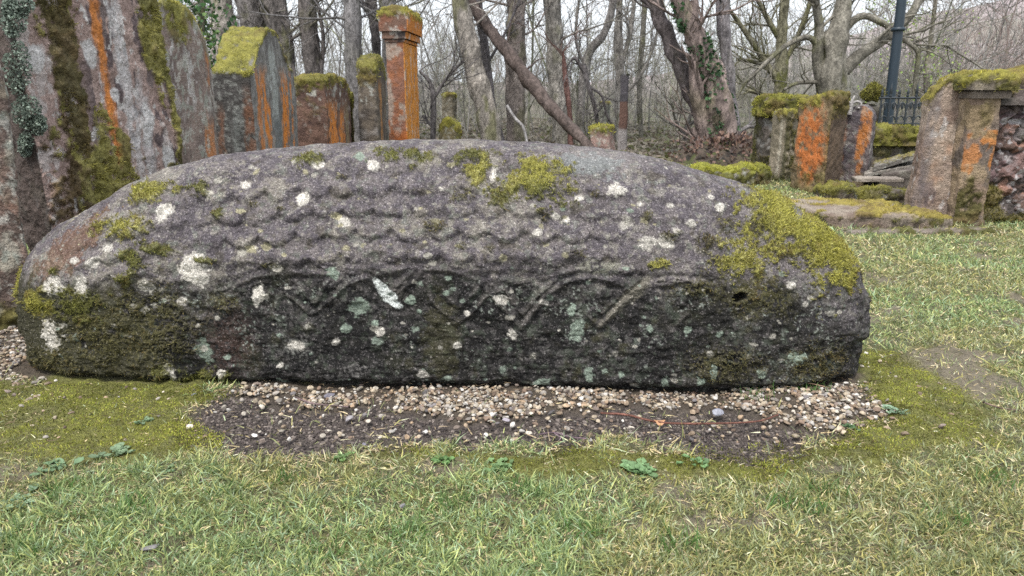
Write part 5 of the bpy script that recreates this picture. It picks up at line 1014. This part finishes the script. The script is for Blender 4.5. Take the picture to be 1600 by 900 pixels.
# fallen trunk
lg = [(922, 232, 16, 8.6), (900, 208, 22, 8.8), (860, 165, 23, 9.1), (820, 118, 24, 9.4), (790, 78, 22, 9.7), (760, 38, 20, 10.0), (735, 0, 20, 10.2), (715, -35, 18, 10.4)]
lw = np.array([[*at(a, b, Y_), w_ / 2 / F * Y_] for a, b, w_, Y_ in lg]); e = lw[0] + (lw[0] - lw[1]) * 1.2; e[3] = lw[0, 3]; lw = np.vstack([e, lw]); o0 = np.array([lw[0, 0], lw[0, 1], 0]); lw[:, :3] -= o0
lw[:, 3] *= .84; sp_ = smoothpath(lw, 60); br_ = [(sp_[:, :3], sp_[:, 3])]; Vs, Fs = sweep(br_, 18, .35, 9); fl = build("fallen_tree", Vs, [Fs], M_bark, None, bark_col(Vs + o0, (.085, .065, .058), None, .0, blot=.25), loc=tuple(o0)); tag(fl, "dark brown broken trunk leaning across the middle trees from upper left", "fallen tree")
q = np.random.RandomState(77); pp_ = []
for i in (14, 22, 30, 37, 44, 50): branch(pp_, sp_[i, :3], rot_rand(unit(sp_[i + 1, :3] - sp_[i, :3]), 1.1, q), .12 + .25 * q.rand(), .016, 0, q)
for one in pp_:
    Vs, Fs = sweep([one], 6); build("branch_stub", Vs, [Fs], M_bark, fl, np.tile(c3(.08, .06, .055), (len(Vs), 1)))
# grey dead limb lower
dl = np.array([at(792, 165, 9.6), at(805, 185, 9.5), at(818, 200, 9.4), at(826, 236, 9.3)]); o0 = dl[-1] * [1, 1, 0]; Vs, Fs = sweep([(smoothpath(dl - o0, 14), np.array([.020] * 9 + [.016] * 5))], 10, .2); o = build("dead_limb", Vs, [Fs], M_bark, None, np.tile(c3(.26, .25, .25), (len(Vs), 1)), loc=tuple(o0)); tag(o, "short pale grey dead limb propped near the foot of the patchy trunk", "dead limb")
# root mound with leaf litter
gm, hm_ = np.meshgrid(np.linspace(0, 1, 60), np.linspace(0, 2 * np.pi, 90, endpoint=False), indexing='ij')
mc_ = gnd(1142, 254); R_ = np.stack([gm * np.cos(hm_) * .62, gm * np.sin(hm_) * .5, 0 * gm], -1).reshape(-1, 3); R_[:, 2] = .26 * (1 - gm.ravel() ** 2) ** .8 + fbm(R_ + mc_, .12, 4, 190) * .06 * (gm.ravel() < .95) - .03; cm_ = np.tile(c3(.09, .07, .055), (len(R_), 1)); cm_ = mixc(cm_, (.08, .09, .035), sstep(0, .5, fbm(R_, .12, 3, 191))); cm_ = mixc(cm_, (.03, .028, .025), sstep(.1, .6, fbm(R_, .06, 3, 192)))
rm = build("root_mound", R_, [grid_faces(60, 90, 0, True)], M_soil, None, cm_, loc=tuple(mc_)); tag(rm, "rough dark mound of roots and soil at the foot of the ivy tree", "mound")
n = 1500; k = rs.randint(0, len(R_), n); Vt, Ft, Ct = blades(R_[k] + rs.randn(n, 3) * [.1, .1, .015] + [0, 0, .01], unit(rs.randn(n, 3) + [0, 0, .3]), .03 + .03 * rs.rand(n), .022 + .015 * rs.rand(n), rs.randn(n, 3) * .3, np.array([(.17, .10, .08), (.11, .07, .06), (.24, .15, .11), (.07, .05, .045)])[rs.randint(0, 4, n)])
v = build("leaf_litter", Vt, Ft, M_leaf, rm, Ct, smooth=False); v['kind'] = 'stuff'

# ================================================================ WOODLAND THICKET (one mass far off)
def thicket(name, n0, Yr, pxr, hr, label, base, seed, lv=(7, 4), dens=1.0, thick=.016, leafn=0):
    q = np.random.RandomState(seed); Y = Yr[0] + (Yr[1] - Yr[0]) * q.rand(n0) ** .9; px = q.uniform(*pxr, n0); X = (px - 800) / F * Y * 1.03
    P = np.stack([X, Y, np.zeros(n0)], 1); P[:, 2] = terrain(P) - .05; D = unit(q.randn(n0, 3) * [.16, .16, 0] + [0, 0, 1]); Ln = q.uniform(*hr, n0); R = thick * (.5 + q.rand(n0)) * (Ln / 4); Cb_ = (np.array(base)[q.randint(0, len(base), n0)] * (.7 + .6 * q.rand(n0)[:, None]))
    S0, S1_, R0, R1, CC_ = [], [], [], [], []
    for lev in range(len(lv) + 1):
        ks = [7, 5, 4][lev]; pts = [P]; d = D.copy()
        for i in range(ks): d = unit(d + q.randn(len(P), 3) * [.16, .27, .30][lev] + [0, 0, .04]); pts.append(pts[-1] + d * (Ln / ks)[:, None])
        pts = np.stack(pts, 1)
        for i in range(ks): S0.append(pts[:, i]); S1_.append(pts[:, i + 1]); R0.append(R * (1 - .7 * i / ks)); R1.append(R * (1 - .7 * (i + 1) / ks)); CC_.append(Cb_)
        if lev < len(lv):
            m = lv[lev]; par = np.repeat(np.arange(len(P)), m); t = q.rand(len(par)) * (ks - 1) + .4; i0 = t.astype(int); f = (t - i0)[:, None]
            NP = pts[par, i0] * (1 - f) + pts[par, i0 + 1] * f; dd = unit(pts[par, i0 + 1] - pts[par, i0]); rr = unit(np.cross(dd, q.randn(len(par), 3))); an = (.45 + .6 * q.rand(len(par)))[:, None]
            D = unit(dd * np.cos(an) + rr * np.sin(an) + [0, 0, .1]); Ln = Ln[par] * (.28 + .22 * q.rand(len(par))); R = np.maximum(R[par] * .42, .0022); P = NP; Cb_ = Cb_[par]
    A_, B_, r0, r1, C2 = [np.concatenate(v) for v in (S0, S1_, R0, R1, CC_)]; k = (A_[:, 2] < 4.5 + A_[:, 1] * .05); A_, B_, r0, r1, C2 = A_[k], B_[k], r0[k], r1[k], C2[k]
    T = unit(B_ - A_); U = unit(np.cross(T, [0.2, .1, .97])); W_ = np.cross(T, U); vs = []
    for e_, r in ((A_, r0), (B_, r1)):
        for a in (0, 2.094, 4.189): vs.append(e_ + (U * math.cos(a) + W_ * math.sin(a)) * r[:, None])
    Vv = np.stack(vs, 1).reshape(-1, 3); b = np.arange(len(A_))[:, None] * 6; Qf = np.concatenate([b + np.array([[i, (i + 1) % 3, (i + 1) % 3 + 3, i + 3]]) for i in range(3)])
    print(name, len(A_)); o = build(name, Vv, [Qf], M_bark2, None, np.repeat(C2, 6, 0), smooth=False); tag(o, label, "thicket", kind="stuff"); return P
M_bark2 = material("thicket_bark", .9, ((20, .2),), ())
TW = [(.21, .20, .185), (.16, .155, .145), (.27, .26, .24), (.22, .20, .19), (.19, .195, .14)]
thicket("woodland_thicket", 340, (12.5, 24), (-150, 1750), (1.4, 5.5), "tangle of bare grey brown saplings and twigs behind the gravestones", TW, 1, lv=(9, 5))
thicket("woodland_thicket", 460, (24, 50), (-150, 1750), (1.5, 5.5), "far band of bare woodland closing the view behind the nearer saplings", TW, 2, thick=.03)
thicket("woodland_thicket", 420, (11.0, 17), (560, 1750), (.6, 2.0), "low bramble and brushwood tangle behind the right hand graves", TW + [(.16, .16, .10)], 3, lv=(9, 5), thick=.016)
thicket("woodland_thicket", 520, (16, 30), (-150, 1750), (.8, 2.4), "knee high undergrowth between the trunks of the wood", [(.17, .155, .13), (.13, .12, .105), (.18, .18, .12), (.23, .20, .18)], 5, lv=(8, 4), thick=.02)
thicket("woodland_thicket", 150, (14, 30), (1380, 1750), (1.5, 3.6), "brownish birch scrub climbing the slope at the right", [(.22, .17, .15), (.26, .20, .18)], 4, lv=(9, 5), thick=.02)

n = 26000; Yl_ = rs.uniform(7.6, 20, n) ; Pl = np.stack([(rs.rand(n) * 2 - 1) * Yl_ * .75, Yl_, np.zeros(n)], 1); k = rs.rand(n) < sstep(7.4, 9.0, Pl[:, 1]) * np.where(Pl[:, 0] > 1.6, 1, 1); Pl = Pl[k]; n = len(Pl); Pl[:, 2] = terrain(Pl) + .01
Vt, Ft, Ct = blades(Pl, unit(rs.randn(n, 3) * [1, 1, .35]), .05 + .05 * rs.rand(n), .03 + .03 * rs.rand(n), rs.randn(n, 3) * .3, np.array([(.21, .17, .13), (.13, .11, .085), (.28, .25, .2), (.12, .13, .05), (.16, .14, .11)])[rs.randint(0, 5, n)])
o = build("leaf_litter", Vt, Ft, M_leaf, None, Ct, smooth=False); tag(o, "brown leaf litter on the floor of the wood", "leaf litter", kind="stuff")
